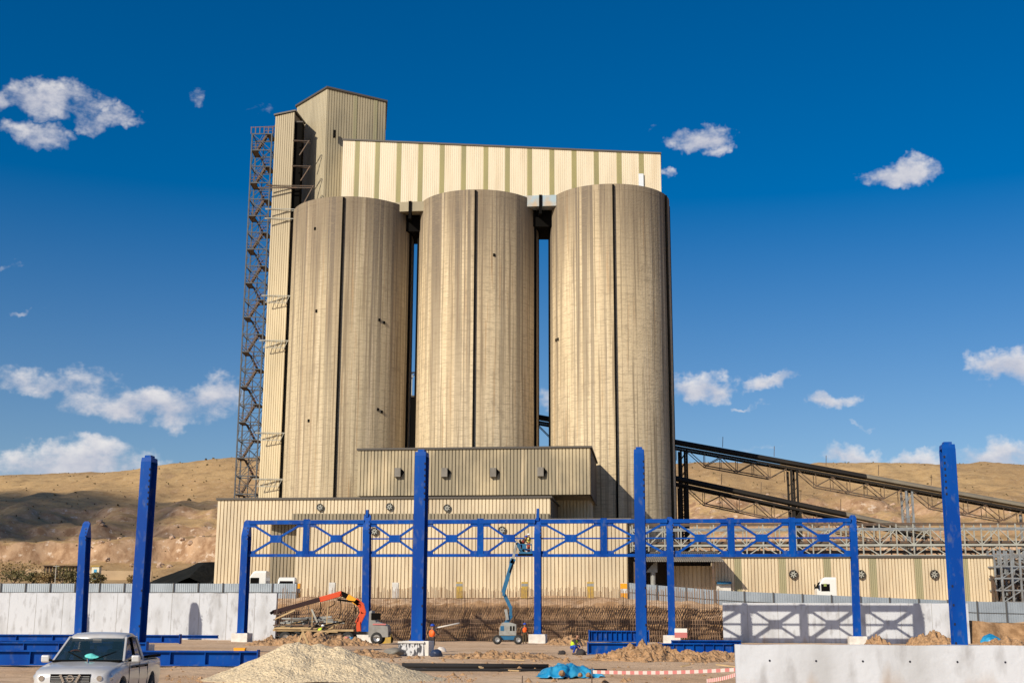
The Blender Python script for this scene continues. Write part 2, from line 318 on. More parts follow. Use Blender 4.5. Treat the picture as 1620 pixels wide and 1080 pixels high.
# ground: site soil, steep faces rocky, hills dry grass
def ground_mat():
    m = bpy.data.materials.new('dry_ground'); m.use_nodes = True; t = m.node_tree; n = t.nodes; l = t.links; b = n['Principled BSDF']; b.inputs['Roughness'].default_value = .95; b.inputs['Specular IOR Level'].default_value = .15
    co = n.new('ShaderNodeTexCoord')
    def ns(sc, st_=(1, 1, 1), det=8, ro=.6):
        mp = n.new('ShaderNodeMapping'); mp.inputs['Scale'].default_value = st_; l.new(co.outputs['Object'], mp.inputs[0])
        q = n.new('ShaderNodeTexNoise'); q.inputs['Scale'].default_value = sc; q.inputs['Detail'].default_value = det; q.inputs['Roughness'].default_value = ro; l.new(mp.outputs[0], q.inputs[0]); return q.outputs[0]
    def rng(x, a, c, d=0., e=1.):
        q = n.new('ShaderNodeMapRange'); q.inputs[1].default_value = a; q.inputs[2].default_value = c; q.inputs[3].default_value = d; q.inputs[4].default_value = e; l.new(x, q.inputs[0]); return q.outputs[0]
    def mix(f, a, c2):
        q = n.new('ShaderNodeMixRGB'); l.new(f, q.inputs[0])
        for i, z in ((1, a), (2, c2)):
            if isinstance(z, tuple): q.inputs[i].default_value = (*z, 1)
            else: l.new(z, q.inputs[i])
        return q.outputs[0]
    site = mix(rng(ns(.12), .38, .62), (.66, .48, .32), (.54, .36, .22))
    site = mix(rng(ns(2.2), .5, .68, 0, .5), site, (.36, .23, .13))
    site = mix(rng(ns(.5, (.3, 1.6, 1)), .55, .65, 0, .5), site, (.40, .26, .15))
    hill = mix(rng(ns(.018), .38, .6), (.50, .335, .16), (.38, .245, .12))
    hill = mix(rng(ns(.22, (1, 1, 2)), .48, .66, 0, .6), hill, (.24, .15, .075))
    hill = mix(rng(ns(1.4, (1, 1, 1), 4), .52, .64, 0, .45), hill, (.22, .15, .08))
    hill = mix(rng(ns(.7), .56, .68, 0, .55), hill, (.55, .42, .26))
    rock = mix(rng(ns(.35, (1, 1, .6)), .4, .62), (.47, .31, .19), (.27, .16, .09))
    rock = mix(rng(ns(.5, (1, 1, 1)), .58, .66), rock, (.58, .46, .35))
    sx = n.new('ShaderNodeSeparateXYZ'); l.new(co.outputs['Object'], sx.inputs[0])
    g = n.new('ShaderNodeNewGeometry'); sn = n.new('ShaderNodeSeparateXYZ'); l.new(g.outputs['True Normal'], sn.inputs[0])
    c = mix(rng(sx.outputs[1], 145, 190), site, hill)
    steep = rng(sn.outputs[2], .90, .74)
    bank = mix(rng(ns(.8), .42, .6), (.42, .26, .14), (.24, .14, .07))
    rk = mix(rng(sx.outputs[1], 150, 200), bank, rock)
    c = mix(steep, c, rk); l.new(c, b.inputs['Base Color'])
    bp = n.new('ShaderNodeBump'); bp.inputs['Strength'].default_value = .6; bp.inputs['Distance'].default_value = .25; l.new(ns(1.5, (1, 1, 1), 10, .7), bp.inputs['Height']); l.new(bp.outputs[0], b.inputs['Normal'])
    return m
M['ground'] = ground_mat()
M['asphalt'] = mat('asphalt', (.09, .085, .08), .9, var=(.15, .13, .11), vs=.6, vamt=.6)

# ------------------------------------------------------------ terrain
def lerp(a, b, t): t = max(0, min(1, t)); return a+(b-a)*t
def ss(a, b, x): t = max(0, min(1, (x-a)/(b-a))); return t*t*(3-2*t)
def interp(x, pts):
    if x <= pts[0][0]: return pts[0][1]
    for (a, b), (c, d) in zip(pts, pts[1:]):
        if x <= c: return b+(d-b)*(x-a)/(c-a)
    return pts[-1][1]
def fz(x, y, s, seed=0, o=4): return noise.fractal(Vector((x/s+seed, y/s-seed, seed*.7)), 1.0, 2.0, o)
CREST = [(-700, 40), (-205, P(0, 764, 520).z), (-150, P(215, 748, 520).z), (-112, P(370, 731, 520).z), (-60, 70), (0, 64), (67, P(1075, 742, 520).z), (125, P(1310, 738, 520).z), (205, P(1620, 742, 520).z), (700, 50)]
def terr_z(x): return interp(x, [(13, 4.3), (22, 3.7), (48, 2.0), (90, 1.7)])
def height(x, y):
    yr = y+SL*x
    site = -.22*(1-ss(38, 60, y)) + .06*fz(x, y, 5, 1) + .03*fz(x, y, 1.2, 3) - (.05*sum(math.exp(-((y-c0-.06*x-1.2*math.sin(x*.13+c0))/.28)**2) for c0 in (50.5, 52.3, 61, 62.8, 90, 92)) if 44 < y < 100 else 0)
    if yr <= 133.45: return site
    zt = terr_z(x)
    far = interp(yr, [(150, interp(x, [(13, 4.4), (40, 3.4), (90, 3.2)])), (200, 7.4), (300, 12.0)])
    k = ss(139, 152, yr); z2 = lerp(zt, far, k) if yr < 150 else far
    if yr < 152:
        wl = max(1-ss(-26.0, -25.2, x), ss(21.4, 22.2, x)*(1-ss(46.8, 47.6, x)))
        steep = 1.0 if yr > 133.9 else 0.0
        nz_ = (.35*fz(x, y, 1.6, 5)+.12*noise.noise(Vector((x*1.7, y*1.7, 2)))) if 134.5 < yr < 139.5 else 0
        bank = interp(yr, [(134.5, 0), (135.0, 1.3), (135.8, 2.5), (136.6, zt-.55), (138.2, zt-.12), (139.4, zt)])/max(zt, .1)
        s = lerp(bank, steep, wl)
        return lerp(site, z2, s) + nz_*(1-wl)*(1 if 0.02 < s < .99 else 0)
    if yr <= 300: return z2 + .25*fz(x, y, 12, 2)
    cr = 1.8+(interp(x, CREST)-1.8)*(520-SL*x)/520
    wob = 14*fz(x, y*.3, 60, 7)+5*fz(x, y, 14, 9)
    yw = yr+wob
    amp = 1.0 + .5*fz(x, 0, 90, 4)
    base = interp(yw, [(300, 12), (332, 16.5), (336, 17.0+6*amp), (352, 18.5+6*amp), (358, 20+9*amp), (372, 23+9*amp), (380, 24+12*amp), (420, 38+3*amp), (470, 52), (520, 61)])
    t = ss(440, 520, yr); z = lerp(base, cr + .9*fz(x, y, 25, 12), t)
    z = lerp(12, z, ss(300, 318, yr)) if yr < 318 else z
    if yr > 520: z = cr - (yr-520)*.035
    rk = ss(325, 345, yr)*(1-ss(395, 430, yr)); z += (1.8*abs(fz(x, y, 13, 21))+1.2*abs(noise.noise(Vector((x/4.5, y/3.5, 3)))))*rk + .5*fz(x, y, 6, 22) + 1.6*fz(x, y*.4, 40, 31)*ss(400, 440, yr)*(1-ss(500, 520, yr))
    return z
def rows(segs):
    r = []
    for a, b, s in segs:
        n = round((b-a)/s); r += [a+(b-a)*i/n for i in range(n)]
    return r + [segs[-1][1]]
XS = rows([(-3000, -420, 260), (-420, -230, 5), (-230, -90, 1.8), (-90, -30, 1.0), (-30, 30, .4), (30, 90, 1.0), (90, 230, 1.8), (230, 420, 5), (420, 3000, 260)])
YS = rows([(-120, 10, 13), (10, 44, .9), (44, 66, .3), (66, 133.4, .9), (133.4, 134, .3), (134, 140, .25), (140, 300, 4), (300, 440, 1.6), (440, 560, 4), (560, 3500, 245)])
def sheet(name, xs, ys, off, m):
    me = bpy.data.meshes.new(name); nx = len(xs)
    v = [(x, yr-SL*x, height(x, yr-SL*x)+off) for yr in ys for x in xs]
    f = [(j*nx+i, j*nx+i+1, (j+1)*nx+i+1, (j+1)*nx+i) for j in range(len(ys)-1) for i in range(nx-1)]
    me.from_pydata(v, [], f); me.materials.append(m); o = bpy.data.objects.new(name, me); C.objects.link(o)
    for p in me.polygons: p.use_smooth = True
    return tag(o, kind='structure')
sheet('ground', XS, YS, 0, M['ground'])
sheet('road', rows([(-120, 120, 3)]), rows([(142, 151.5, 1.5)]), .10, M['asphalt'])
def gz(x, y): return height(x, y)
def onground(x, Y, dz=0):
    p = P(x, 900, Y); return Vector((p.x, p.y, gz(p.x, p.y)+dz))

# ------------------------------------------------------------ clouds' shade over the left hill: a real cumulus outside the frame
cb = bmesh.new()
for (cx, cy, cz, rx, ry, rz) in [(0, 0, 0, 95, 85, 30), (80, 20, -4, 60, 60, 22), (-80, -10, -3, 60, 55, 22), (20, 60, -2, 60, 45, 20), (-20, 10, 22, 55, 50, 26)]:
    g = bmesh.ops.create_icosphere(cb, subdivisions=4, radius=1)
    for v in g['verts']:
        n_ = v.co.copy(); d_ = 1+.28*noise.fractal(n_*2.3+Vector((cx, cy, cz)), 1, 2, 5)
        v.co = Vector((cx+n_.x*rx*d_, cy+n_.y*ry*d_, cz+n_.z*rz*d_*(.35 if n_.z < 0 else 1)))
me = bpy.data.meshes.new('cloud'); cb.to_mesh(me); cb.free(); me.materials.append(mat('cloud_white', (.85, .85, .87), 1, spec=0, alpha=.42))
for p in me.polygons: p.use_smooth = True
co_ = bpy.data.objects.new('cloud', me); C.objects.link(co_)
tgt = Vector((-228, 392, 28)); co_.location = tgt - SD*(430/-SD.z); tag(co_, kind='structure')

# ------------------------------------------------------------ silos
def silo(px, rpx, ytop, label, grey, seed):
    """px, rpx: centre and half width at y=780"""
    c = PR(px, 780, 195); r = rpx/F*(math.hypot(c.x, c.y))*.985
    front = Vector((c.x, c.y-r*.99, 0)); d = ray(px, ytop); top = EYE.z + d.z*(front.y/d.y)
    z0 = gz(c.x, c.y)-1
    t = thing('cement_silo', label, 'silo', (c.x, c.y, z0), group='tall concrete silos in a row'); m = MB(t.location)
    H = top
    n = 144; prof = [(0, r), (H-z0-.9, r), (H-z0-.9, r+.015), (H-z0, r+.015), (H-z0, r-.4), (H-z0-.5, r-.4), (H-z0-.5, 0)]
    m.lathe((c.x, c.y, z0), (0, 0, 1), prof, n)
    sm = silo_mat('silo_concrete', grey, seed); o = m.build('shell', sm, t, smooth=True)
    mod = o.modifiers.new('edges', 'EDGE_SPLIT'); mod.split_angle = R(40)
    base = math.atan2(-c.y, -c.x)
    for a in (base+R({1: -10, 2: -3.5, 5: 3.5}[seed]), base+R(66), base+R(-88), base+R(60)+R(40)):
        q = MB(t.location); dx, dy = math.cos(a), math.sin(a); tx, ty = -dy, dx
        q.bar((c.x+dx*(r+.12), c.y+dy*(r+.12), z0), (c.x+dx*(r+.12), c.y+dy*(r+.12), H-.2), .27, .36, up=(dx, dy, 0)); q.build('joint_strip', M['black'], t)
    for (da, z) in {1: ((-38, .92), (-37, .42), (-33, .70), (26, .68), (31, .675), (27, .45), (31, .445)), 2: ((14, .83), (-40, .3)), 5: ((-62, .62), (-58, .62), (-61, .3), (-57, .3), (20, .12))}[seed]:
        a = base+R(da); q = MB(t.location); zz = z0+(H-z0)*z
        q.box((c.x+math.cos(a)*(r+.02), c.y+math.sin(a)*(r+.02), zz), (.22, .3, .42), a); q.build('vent_hole', M['black'], t)
    return c, r, H
s1 = silo(547, 99.5, 311, 'left concrete silo beside the steel stair tower, greyest and dustiest of the three', True, 1)
s2 = silo(754, 99.5, 300, 'middle concrete silo with sooty rain streaks, directly behind the small upper shed', False, 2)
s3 = silo(970, 99.5, 291, 'right concrete silo, brightest of the three, beside the inclined conveyors', False, 5)

# beams between silo heads
def bridge(xa, xb, yt, yb, m1, label):
    a = PR(xa, yt, 190.2); b = PR(xb, yt, 190.2); lo = PR(xa, yb, 190.2).z
    t = thing('roof_beam', label, 'beam', (a.x, a.y, lo), group='beams bridging the silo heads')
    w = (b.x-a.x)
    m = MB(t.location)
    m.hexa([(a.x, a.y, lo), (b.x, b.y, lo), (b.x, b.y+6, lo), (a.x, a.y+6, lo), (a.x, a.y, a.z), (b.x, b.y, a.z), (b.x, b.y+6, a.z), (a.x, a.y+6, a.z)]); m.build('beam', m1, t)
    m = MB(t.location); mx_ = (a.x+b.x)/2+.2
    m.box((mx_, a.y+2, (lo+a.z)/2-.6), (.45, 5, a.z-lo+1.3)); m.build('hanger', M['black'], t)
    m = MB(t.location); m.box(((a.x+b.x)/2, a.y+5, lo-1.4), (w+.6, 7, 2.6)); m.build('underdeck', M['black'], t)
bridge(622, 672, 320, 335, M['head_clad'], 'tan beams joining the left and middle silo heads')
bridge(826, 880, 310, 327, mat('faded_blue_beam', (.32, .42, .48), .6, var=(.45, .35, .24), vs=.8, vamt=.9), 'pale blue beams joining the middle and right silo heads')

# ------------------------------------------------------------ gallery on top of the silos
gY = 190.5
def strips_building(name, label, cat, Y0, x0, yt0, x1, yt1, ybot, strips, depth, mclad, mstrip, sw, per=.42, zb=None, cut=None, ref=600):
    A = PR(x0, yt0, Y0); B = PR(x1, yt1, Y0)
    z = PR((x0+x1)/2, ybot, Y0).z if zb is None else zb
    t = thing(name, label, cat, (A.x, A.y, z))
    dirv = Vector((B.x-A.x, B.y-A.y, 0)); Ln = dirv.length; dirv.normalize(); back = Vector((-dirv.y, dirv.x, 0))
    zt = lambda s: A.z+(B.z-A.z)*s/Ln
    def s_of(px): q = PR(px, yt0, Y0); return (Vector((q.x-A.x, q.y-A.y, 0))).dot(dirv)
    cur = 0; w = MB(t.location)
    for px in strips+[None]:
        s0 = Ln if px is None else s_of(px)-sw/2
        if s0 > cur+.05:
            a = A+dirv*cur; b = A+dirv*s0; w.clad(a, b, z, zt(cur), zt(s0), per, .035 if name == 'conveyor_gallery' else .12)
        if px is not None:
            a = A+dirv*(s0); b = A+dirv*(s0+sw); q = MB(t.location); q.clad(a, b, z, zt(s0), zt(s0+sw), per*.5, .05); q.build('translucent_strip', mstrip, t); cur = s0+sw
    w.build('wall', mclad, t)
    a = A+back*.25; b = B+back*.25; c = b+back*depth; d = a+back*depth
    m = MB(t.location); m.prism([(a.x, a.y), (b.x, b.y), (c.x, c.y), (d.x, d.y)], z+.02, [A.z-.05, B.z-.05, B.z-.05, A.z-.05]); m.build('core', mclad, t)
    m = MB(t.location); e = .25
    a2 = A-back*.15-dirv*.1; b2 = B-back*.15+dirv*.1; c2 = b2+back*(depth+.5); d2 = a2+back*(depth+.5)
    m.hexa([a2, b2, c2, d2, a2+Vector((0, 0, e)), b2+Vector((0, 0, e)), c2+Vector((0, 0, e)), d2+Vector((0, 0, e))]); m.build('roof', M['trim'], t)
    return t, A, B, dirv, back, z
gs = [566, 598, 632, 666, 700, 734, 769, 803, 838, 873, 908, 943, 979, 1014]
gt, gA, gB, gd, gb, gzb = strips_building('conveyor_gallery', 'cream ribbed gallery with olive stripes spanning the tops of the silos', 'building', gY, 543, 222, 1045, 244, 319, gs, 11, M['cream_clean'], M['olive'], .78, .34)
q = MB(gt.location); a = PR(1014, 275, gY-.3); b_ = PR(1014, 296, gY-.3); q.box((a.x, a.y, (a.z+b_.z)/2), (.75, .1, a.z-b_.z)); q.build('replacement_panel', mat('white_sheet', (.7, .75, .8), .4), gt)

# headhouse: polygon block beside the gallery
hA = P(470, 169, 204); hB = P(518, 140, 197); hC = P(611, 162, 199.5); hD = Vector((hC.x-1.4, hC.y+12, hC.z)); hE = Vector((hA.x+1, hA.y+9, hA.z))
zb = P(518, 320, 197).z
t = thing('headhouse', 'tall dust-grey ribbed headhouse with a pitched roof above the left silo', 'building', (hB.x, hB.y, zb))
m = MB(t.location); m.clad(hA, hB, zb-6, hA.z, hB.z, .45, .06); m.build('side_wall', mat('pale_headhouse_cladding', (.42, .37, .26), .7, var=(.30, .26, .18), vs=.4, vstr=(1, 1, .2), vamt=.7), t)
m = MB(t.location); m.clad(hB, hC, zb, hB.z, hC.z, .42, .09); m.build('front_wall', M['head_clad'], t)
for px in (560, 592):
    q = MB(t.location); f = (px-518)/93; a = hB.lerp(hC, f); a.y -= .06; b_ = hB.lerp(hC, f+.06); b_.y -= .06; q.clad(a, b_, zb, a.z-.1, b_.z-.1, .3, .03); q.build('translucent_strip', M['olive_pale'], t)
cx = (hA+hB+hC+hD+hE)/5
def sh(p, k=.25): v = Vector((cx.x-p.x, cx.y-p.y)).normalized()*k; return (p.x+v.x, p.y+v.y)
m = MB(t.location); m.prism([sh(p) for p in (hA, hB, hC, hD, hE)], zb-6, [p.z-.05 for p in (hA, hB, hC, hD, hE)]); m.build('core', M['head_clad'], t)
m = MB(t.location); pp = [Vector((*sh(p, -.3), p.z)) for p in (hA, hB, hC, hD, hE)]
k = m.pts(pp+[p+Vector((0, 0, .3)) for p in pp]); m.f += [(k, k+1, k+2, k+3, k+4), (k+9, k+8, k+7, k+6, k+5)]+[(k+i, k+(i+1) % 5, k+5+(i+1) % 5, k+5+i) for i in range(5)]; m.build('roof', M['trim'], t)
for (x, y) in ((503, 225), (529, 212)):
    a = P(x, y, 196.5 if x > 518 else 199.5); q = MB(t.location); q.box(a, (.35, .5, 1.2)); q.build('vent', M['black'], t)

# elevator shaft
shY = 196
bA = P(406, 787, shY); bB = P(441, 787, shY); tA = P(431, 180, shY); tB = P(463, 171, shY-1)
x0, x1 = bA.x+.15, bB.x; zb = gz(x0, shY)
yb = shY+1.5
t = thing('elevator_shaft', 'narrow cream ribbed elevator shaft between the stair tower and the left silo', 'tower', (x0, shY, zb))
m = MB(t.location); m.clad((x0, shY+.6), (x1, shY), zb, tA.z-.2, tB.z-.3, .38, .07); m.build('front_wall', mat('shaft_cladding', (.60, .50, .32), .6, top_dirt=(40, 57), dirt=(.30, .25, .16), var=(.4, .33, .2), vs=.6, vstr=(1, 1, .12), vamt=.5), t)
m = MB(t.location); m.prism([(x0+.05, shY+.75), (x1-.1, shY+.12), (x1+.7, shY+5.2), (x0+.7, shY+6)], zb, [tA.z-.4, tB.z-.45, tB.z-.45, tA.z-.4]); m.build('core', M['darkside'], t)
m = MB(t.location); p_ = [(x0-.25, shY+.4), (x1+.15, shY-.2), (x1+.9, shY+5.5), (x0+.5, shY+6.3)]; k = m.pts([(a, b, z) for (a, b), z in zip(p_, (tA.z-.1, tB.z-.15, tB.z-.15, tA.z-.1))]+[(a, b, z) for (a, b), z in zip(p_, (tA.z+.15, tB.z+.1, tB.z+.1, tA.z+.15))])
m.f += [(k+3, k+2, k+1, k), (k+4, k+5, k+6, k+7)]+[(k+i, k+(i+1) % 4, k+4+(i+1) % 4, k+4+i) for i in range(4)]; m.build('roof', M['trim'], t)
SHX0, SHX1 = x0, x1
# black duct between the shaft and the silo, built where there is only shade
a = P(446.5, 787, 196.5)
t2 = thing('shade_strip', 'added black strip of duct rising between the elevator shaft and the left silo', 'shading', (a.x, 196.5, gz(a.x, 196.5)))
m = MB(t2.location); top = P(474, 196, 197).z; m.box((a.x+.1, 197.6, (t2.location.z+top)/2), (1.25, 2.2, top-t2.location.z)); m.build('shade_body', M['black'], t2)
m = MB(t2.location); m.box((a.x+.1, 197.6, top+.1), (1.5, 2.5, .22)); m.build('cap', M['trim'], t2)

# stair tower
stY = 198.0
a = P(371, 787, stY); b_ = P(404, 787, stY); topz = P(414, 212, stY).z
sx0, sx1 = a.x, b_.x; zb = gz(sx0, stY)
t = thing('stair_tower', 'rusty open steel stair tower with zigzag flights on the far left of the silos', 'stairs', (sx0, stY, zb))
D = 3.2
for (x, y) in ((sx0, stY), (sx1, stY), (sx0, stY+D), (sx1, stY+D)):
    m = MB(t.location); m.bar((x, y, zb), (x, y, topz), .2); m.build('post', M['tower_steel'], t)
nf = 26; fh = (topz-zb)/nf
mb = MB(t.location)
land = []
for i in range(1, nf+1):
    z = zb+i*fh; left = i % 2
    m = mb
    m.bar((sx0, stY, z), (sx1, stY, z), .13, .16); m.bar((sx0, stY+D, z), (sx1, stY+D, z), .13, .16); m.bar((sx0, stY, z), (sx0, stY+D, z), .13, .16); m.bar((sx1, stY, z), (sx1, stY+D, z), .13, .16)
    mp = MB(t.location); mf = MB(t.location); mr_ = MB(t.location)
    xa, xb = (sx0, sx0+.9) if left else (sx1-.9, sx1)
    mp.box(((xa+xb)/2, stY+D/2, z), (.9, D, .07))
    col = mr_
    for h in (.55, 1.05):
        xo = sx0 if left else sx1
        col.bar((xo, stY, z+h), (xo, stY+D, z+h), .06); col.bar((sx0, stY, z+h), (sx0+1.2, stY, z+h), .06) if left else col.bar((sx1, stY, z+h), (sx1-1.2, stY, z+h), .06)
    if i < nf:
        # flight
        xs_, xe = (sx0+.8, sx1-.8) if left else (sx1-.8, sx0+.8); y0 = stY+.55 if left else stY+D-.55-.0
        for yy in (y0-.42, y0+.42):
            mf.bar((xs_, yy, z), (xe, yy, z+fh), .06, .26); mr_.bar((xs_, yy, z+.95), (xe, yy, z+fh+.95), .05)
        for k in range(9):
            f = (k+.5)/9; mf.box((xs_+(xe-xs_)*f, y0, z+fh*f), (.24, .8, .04))
    lp = mp.build('landing', M['rusty'], t); mr_.build('handrail', M['pinkrail'], lp)
    if i < nf: mf.build('stair_flight', M['rusty'], t)
    mb.bar((sx0, stY, z-fh) if left else (sx1, stY, z-fh), (sx1, stY, z) if left else (sx0, stY, z), .09); mb.bar((sx0, stY+D, z-fh) if left else (sx1, stY+D, z-fh), (sx1, stY+D, z) if left else (sx0, stY+D, z), .09)
    mb.bar((sx0, stY, z-fh/2), (sx1, stY, z-fh/2), .07); mb.bar(((sx0+sx1)/2, stY+D/2, z-fh), ((sx0+sx1)/2, stY+D/2, z), .12)
    if i % 2 == 0:
        mb.bar((sx0, stY+D, z-fh*2), (sx1, stY+D, z), .08); mb.bar((sx0, stY, z-fh*2), (sx0, stY+D, z), .08); mb.bar((sx1, stY, z-fh*2), (sx1, stY+D, z), .08)
mb.build('bracing', M['tower_steel'], t)
m = MB(t.location)
m.bar((sx0-.3, stY, topz+1.1), (sx1+.6, stY, topz+1.3), .1)
for k in range(6): x = sx0-.2+k*.7; m.bar((x, stY, topz), (x, stY, topz+1.2), .12)
m.bar((sx1, stY, topz+.9), (SHX0+.4, stY+.3, topz+2.6), .12); m.build('top_guardrail', M['pinkrail'], t)
# tie brackets from tower to silo
for i, (y, xe) in enumerate(((757, 457), (684, 452+1), (538, 460), (467, 463), (345, 468), (330, 468), (293, 497), (262, 492), (222, 490))):
    BY = shY-.6; p = P(400, y, BY); e = P(xe, y, BY)
    m = MB(t.location); x0_ = sx1 if i < 7 else SHX1
    m.bar((x0_, BY, p.z), (e.x, BY+.3, p.z), .12, .12); m.bar((x0_, BY, p.z-.12), (e.x, BY+.9, p.z-.12), .08)
    if i < 4:
        m.bar((SHX0-.1, BY-.05, p.z-1.15), (SHX1, BY+.0, p.z-1.15), .1)
        for k in range(5): xx = SHX0+(SHX1-SHX0)*k/4; m.bar((xx, BY, p.z-1.1), (xx+.5, BY, p.z), .07)
    elif i >= 6: m.bar((e.x-.1, BY, p.z), (e.x-2.2 if i == 6 else e.x-1.6, BY+.3, p.z-(4.2 if i == 6 else 2.4)), .14)
    if i == 6: m.bar((SHX0-2, BY-.2, p.z-.5), (e.x-.3, BY, p.z-.4), .16)
    m.build('tie_bracket', M['palesteel' if i < 6 else 'rusty'], t)

# ------------------------------------------------------------ buildings at the foot of the silos
def block(name, label, cat, Y0, x0, x1, ytop, yb, depth, mclad, zb=None, per=.42, roof='trim', over=.2, mside=None, rh=.25, ytop1=None):
    A = PR(x0, ytop, Y0); B = PR(x1, ytop if ytop1 is None else ytop1, Y0); z = PR(x0, yb, Y0).z if zb is None else zb
    t = thing(name, label, cat, (A.x, A.y, z)); T = (A.z+B.z)/2
    dv = Vector((B.x-A.x, B.y-A.y, 0)).normalized(); bk = Vector((-dv.y, dv.x, 0))
    m = MB(t.location); m.clad(A, B, z, T, T, per); m.build('front_wall', mclad, t)
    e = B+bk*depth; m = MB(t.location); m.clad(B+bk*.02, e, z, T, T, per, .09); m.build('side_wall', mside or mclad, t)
    a = A+bk*.22+dv*.02; b = B+bk*.22-dv*.22; c = b+bk*(depth-.4); d = a+bk*(depth-.4)
    m = MB(t.location); m.prism([(a.x, a.y), (b.x, b.y), (c.x, c.y), (d.x, d.y)], z+.02, T-.02); m.build('core', mclad, t)
    a = A-bk*over-dv*over; b = B-bk*over+dv*over; c = b+bk*(depth+2*over); d = a+bk*(depth+2*over)
    m = MB(t.location); m.prism([(p.x, p.y) for p in (a, b, c, d)], T, T+rh); m.build('roof', M[roof], t)
    return t, A, B, dv, bk, z, T
G0 = 3.2
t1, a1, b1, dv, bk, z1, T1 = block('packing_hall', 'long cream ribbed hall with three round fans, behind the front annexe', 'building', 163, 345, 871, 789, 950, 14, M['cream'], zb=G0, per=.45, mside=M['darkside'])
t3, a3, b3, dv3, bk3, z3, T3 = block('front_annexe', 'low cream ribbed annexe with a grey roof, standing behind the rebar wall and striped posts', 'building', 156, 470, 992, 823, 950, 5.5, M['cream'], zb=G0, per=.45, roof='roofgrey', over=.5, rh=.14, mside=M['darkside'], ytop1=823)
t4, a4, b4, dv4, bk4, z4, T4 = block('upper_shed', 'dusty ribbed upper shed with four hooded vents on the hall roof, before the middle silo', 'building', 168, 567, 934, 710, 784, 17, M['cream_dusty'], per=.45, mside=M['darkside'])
t5, a5, b5, dv5, bk5, z5, T5 = block('link_shed', 'small cream ribbed link shed in the shade beneath the right end of the upper shed', 'building', 176, 866, 934, 785, 860, 8, M['cream'], zb=G0, per=.45)
# canopy and lean-to with a cast shadow painted grey at the annexe's left
a = PR(425, 824, 156.5); b_ = PR(469, 824, 156.5)
t6 = thing('shaded_bay', 'ribbed bay painted shadow-grey between the hall wall and the left end of the annexe', 'building', (a.x, a.y, G0))
m = MB(t6.location); m.clad((a.x, a.y+2.2), (b_.x, b_.y+2.2), G0, a.z-.1, b_.z-.1, .45); m.build('wall', M['stain_shade_grey'], t6)
m = MB(t6.location); m.prism([(a.x+.1, a.y+2.4), (b_.x, b_.y+2.4), (b_.x, b_.y+5), (a.x+.1, a.y+5)], G0, a.z-.12); m.build('core', M['stain_shade_grey'], t6)
m = MB(t6.location); m.prism([(a.x-2.2, a.y+1.6), (a.x+.6, a.y-.2), (b_.x-.5, b_.y-.3), (b_.x-.5, b_.y+5.2), (a.x-.2, a.y+5.2)], a.z, a.z+.16); m.build('canopy', M['roofgrey'], t6)
# gray stained band on hall wall over annexe
p0 = PR(462, 812, 162.8); p1 = PR(869, 812, 162.8)
m = MB(t1.location); m.clad(p0, p1, T3+.1, p0.z, p1.z, .45); m.build('stained_skirt', M['stain_shade_grey'], t1)
# fans
def fan(parent, px, py, Y0, r=.42):
    c = PR(px, py, Y0); o = parent.location; ax = (0.11, -1, 0)
    m = MB(o); m.lathe(c+Vector((0, .12, 0)), ax, [(0, 0), (.02, r*.95)], 24); b = m.build('fan', M['black'], parent)
    m = MB(o); m.lathe(c+Vector((0, .12, 0)), ax, [(0, r*.93), (.22, r*.93), (.22, r*1.08), (0, r*1.08)], 24); m.build('fan_ring', M['trim'], b)
    m = MB(o)
    for k in range(7):
        a = 2*math.pi*k/7+.3; d = Vector((math.cos(a), .11*math.cos(a), math.sin(a))); m.bar(c+d*.08, c+d*r*.86, .06, .15, up=d.cross(Vector((0, 1, 0))))
    m.build('fan_blade', M['palesteel'], b)
for x, y in ((506, 802), (616, 801), (707, 803)): fan(t1, x, y, 162.75)
for x, y in ((592, 840), (794, 838)): fan(t3, x, y, 155.75)
# hooded vents
for x, y in ((629, 747), (703, 747), (780, 747), (855, 746)):
    c = PR(x, y, 167.7); m = MB(t4.location); w, h = .8, 1.15
    m.box(c, (w, .5, h)); hv = m.build('hooded_vent', M['roofgrey'], t4)
    m = MB(t4.location); k = m.pts([c+Vector(p) for p in ((w/2, -.3, h/2), (w/2, -.3, -h/2), (w/2, .25, h/2), (w/2, .25, -h/2), (w/2+.45, .1, .05))]); m.f += [(k, k+1, k+4), (k, k+4, k+2), (k+1, k+3, k+4), (k+2, k+4, k+3)]; m.build('hood', M['black'], hv)
# dark building behind between silo 1 and 2
c = P(651, 628, 232)
t = thing('rear_house', 'dark building showing in the gap between the left and middle silos', 'building', (c.x, 232, gz(c.x, 232)))
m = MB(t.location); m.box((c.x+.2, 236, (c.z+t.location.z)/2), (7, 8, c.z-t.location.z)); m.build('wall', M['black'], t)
m = MB(t.location); m.box((c.x+.2, 236, c.z+.15), (7.4, 8.4, .3)); m.build('roof', M['trim'], t)
m = MB(t.location); q = P(652, 590, 232); m.bar((q.x-2, 232, q.z), (q.x+3, 232, q.z+.2), .25); m.bar((q.x-1.3, 232, q.z-3), (q.x+.6, 232, q.z), .14); m.bar((q.x, 232, c.z), (q.x, 232, q.z), .14); m.build('roof_davit', M['palesteel'], t)
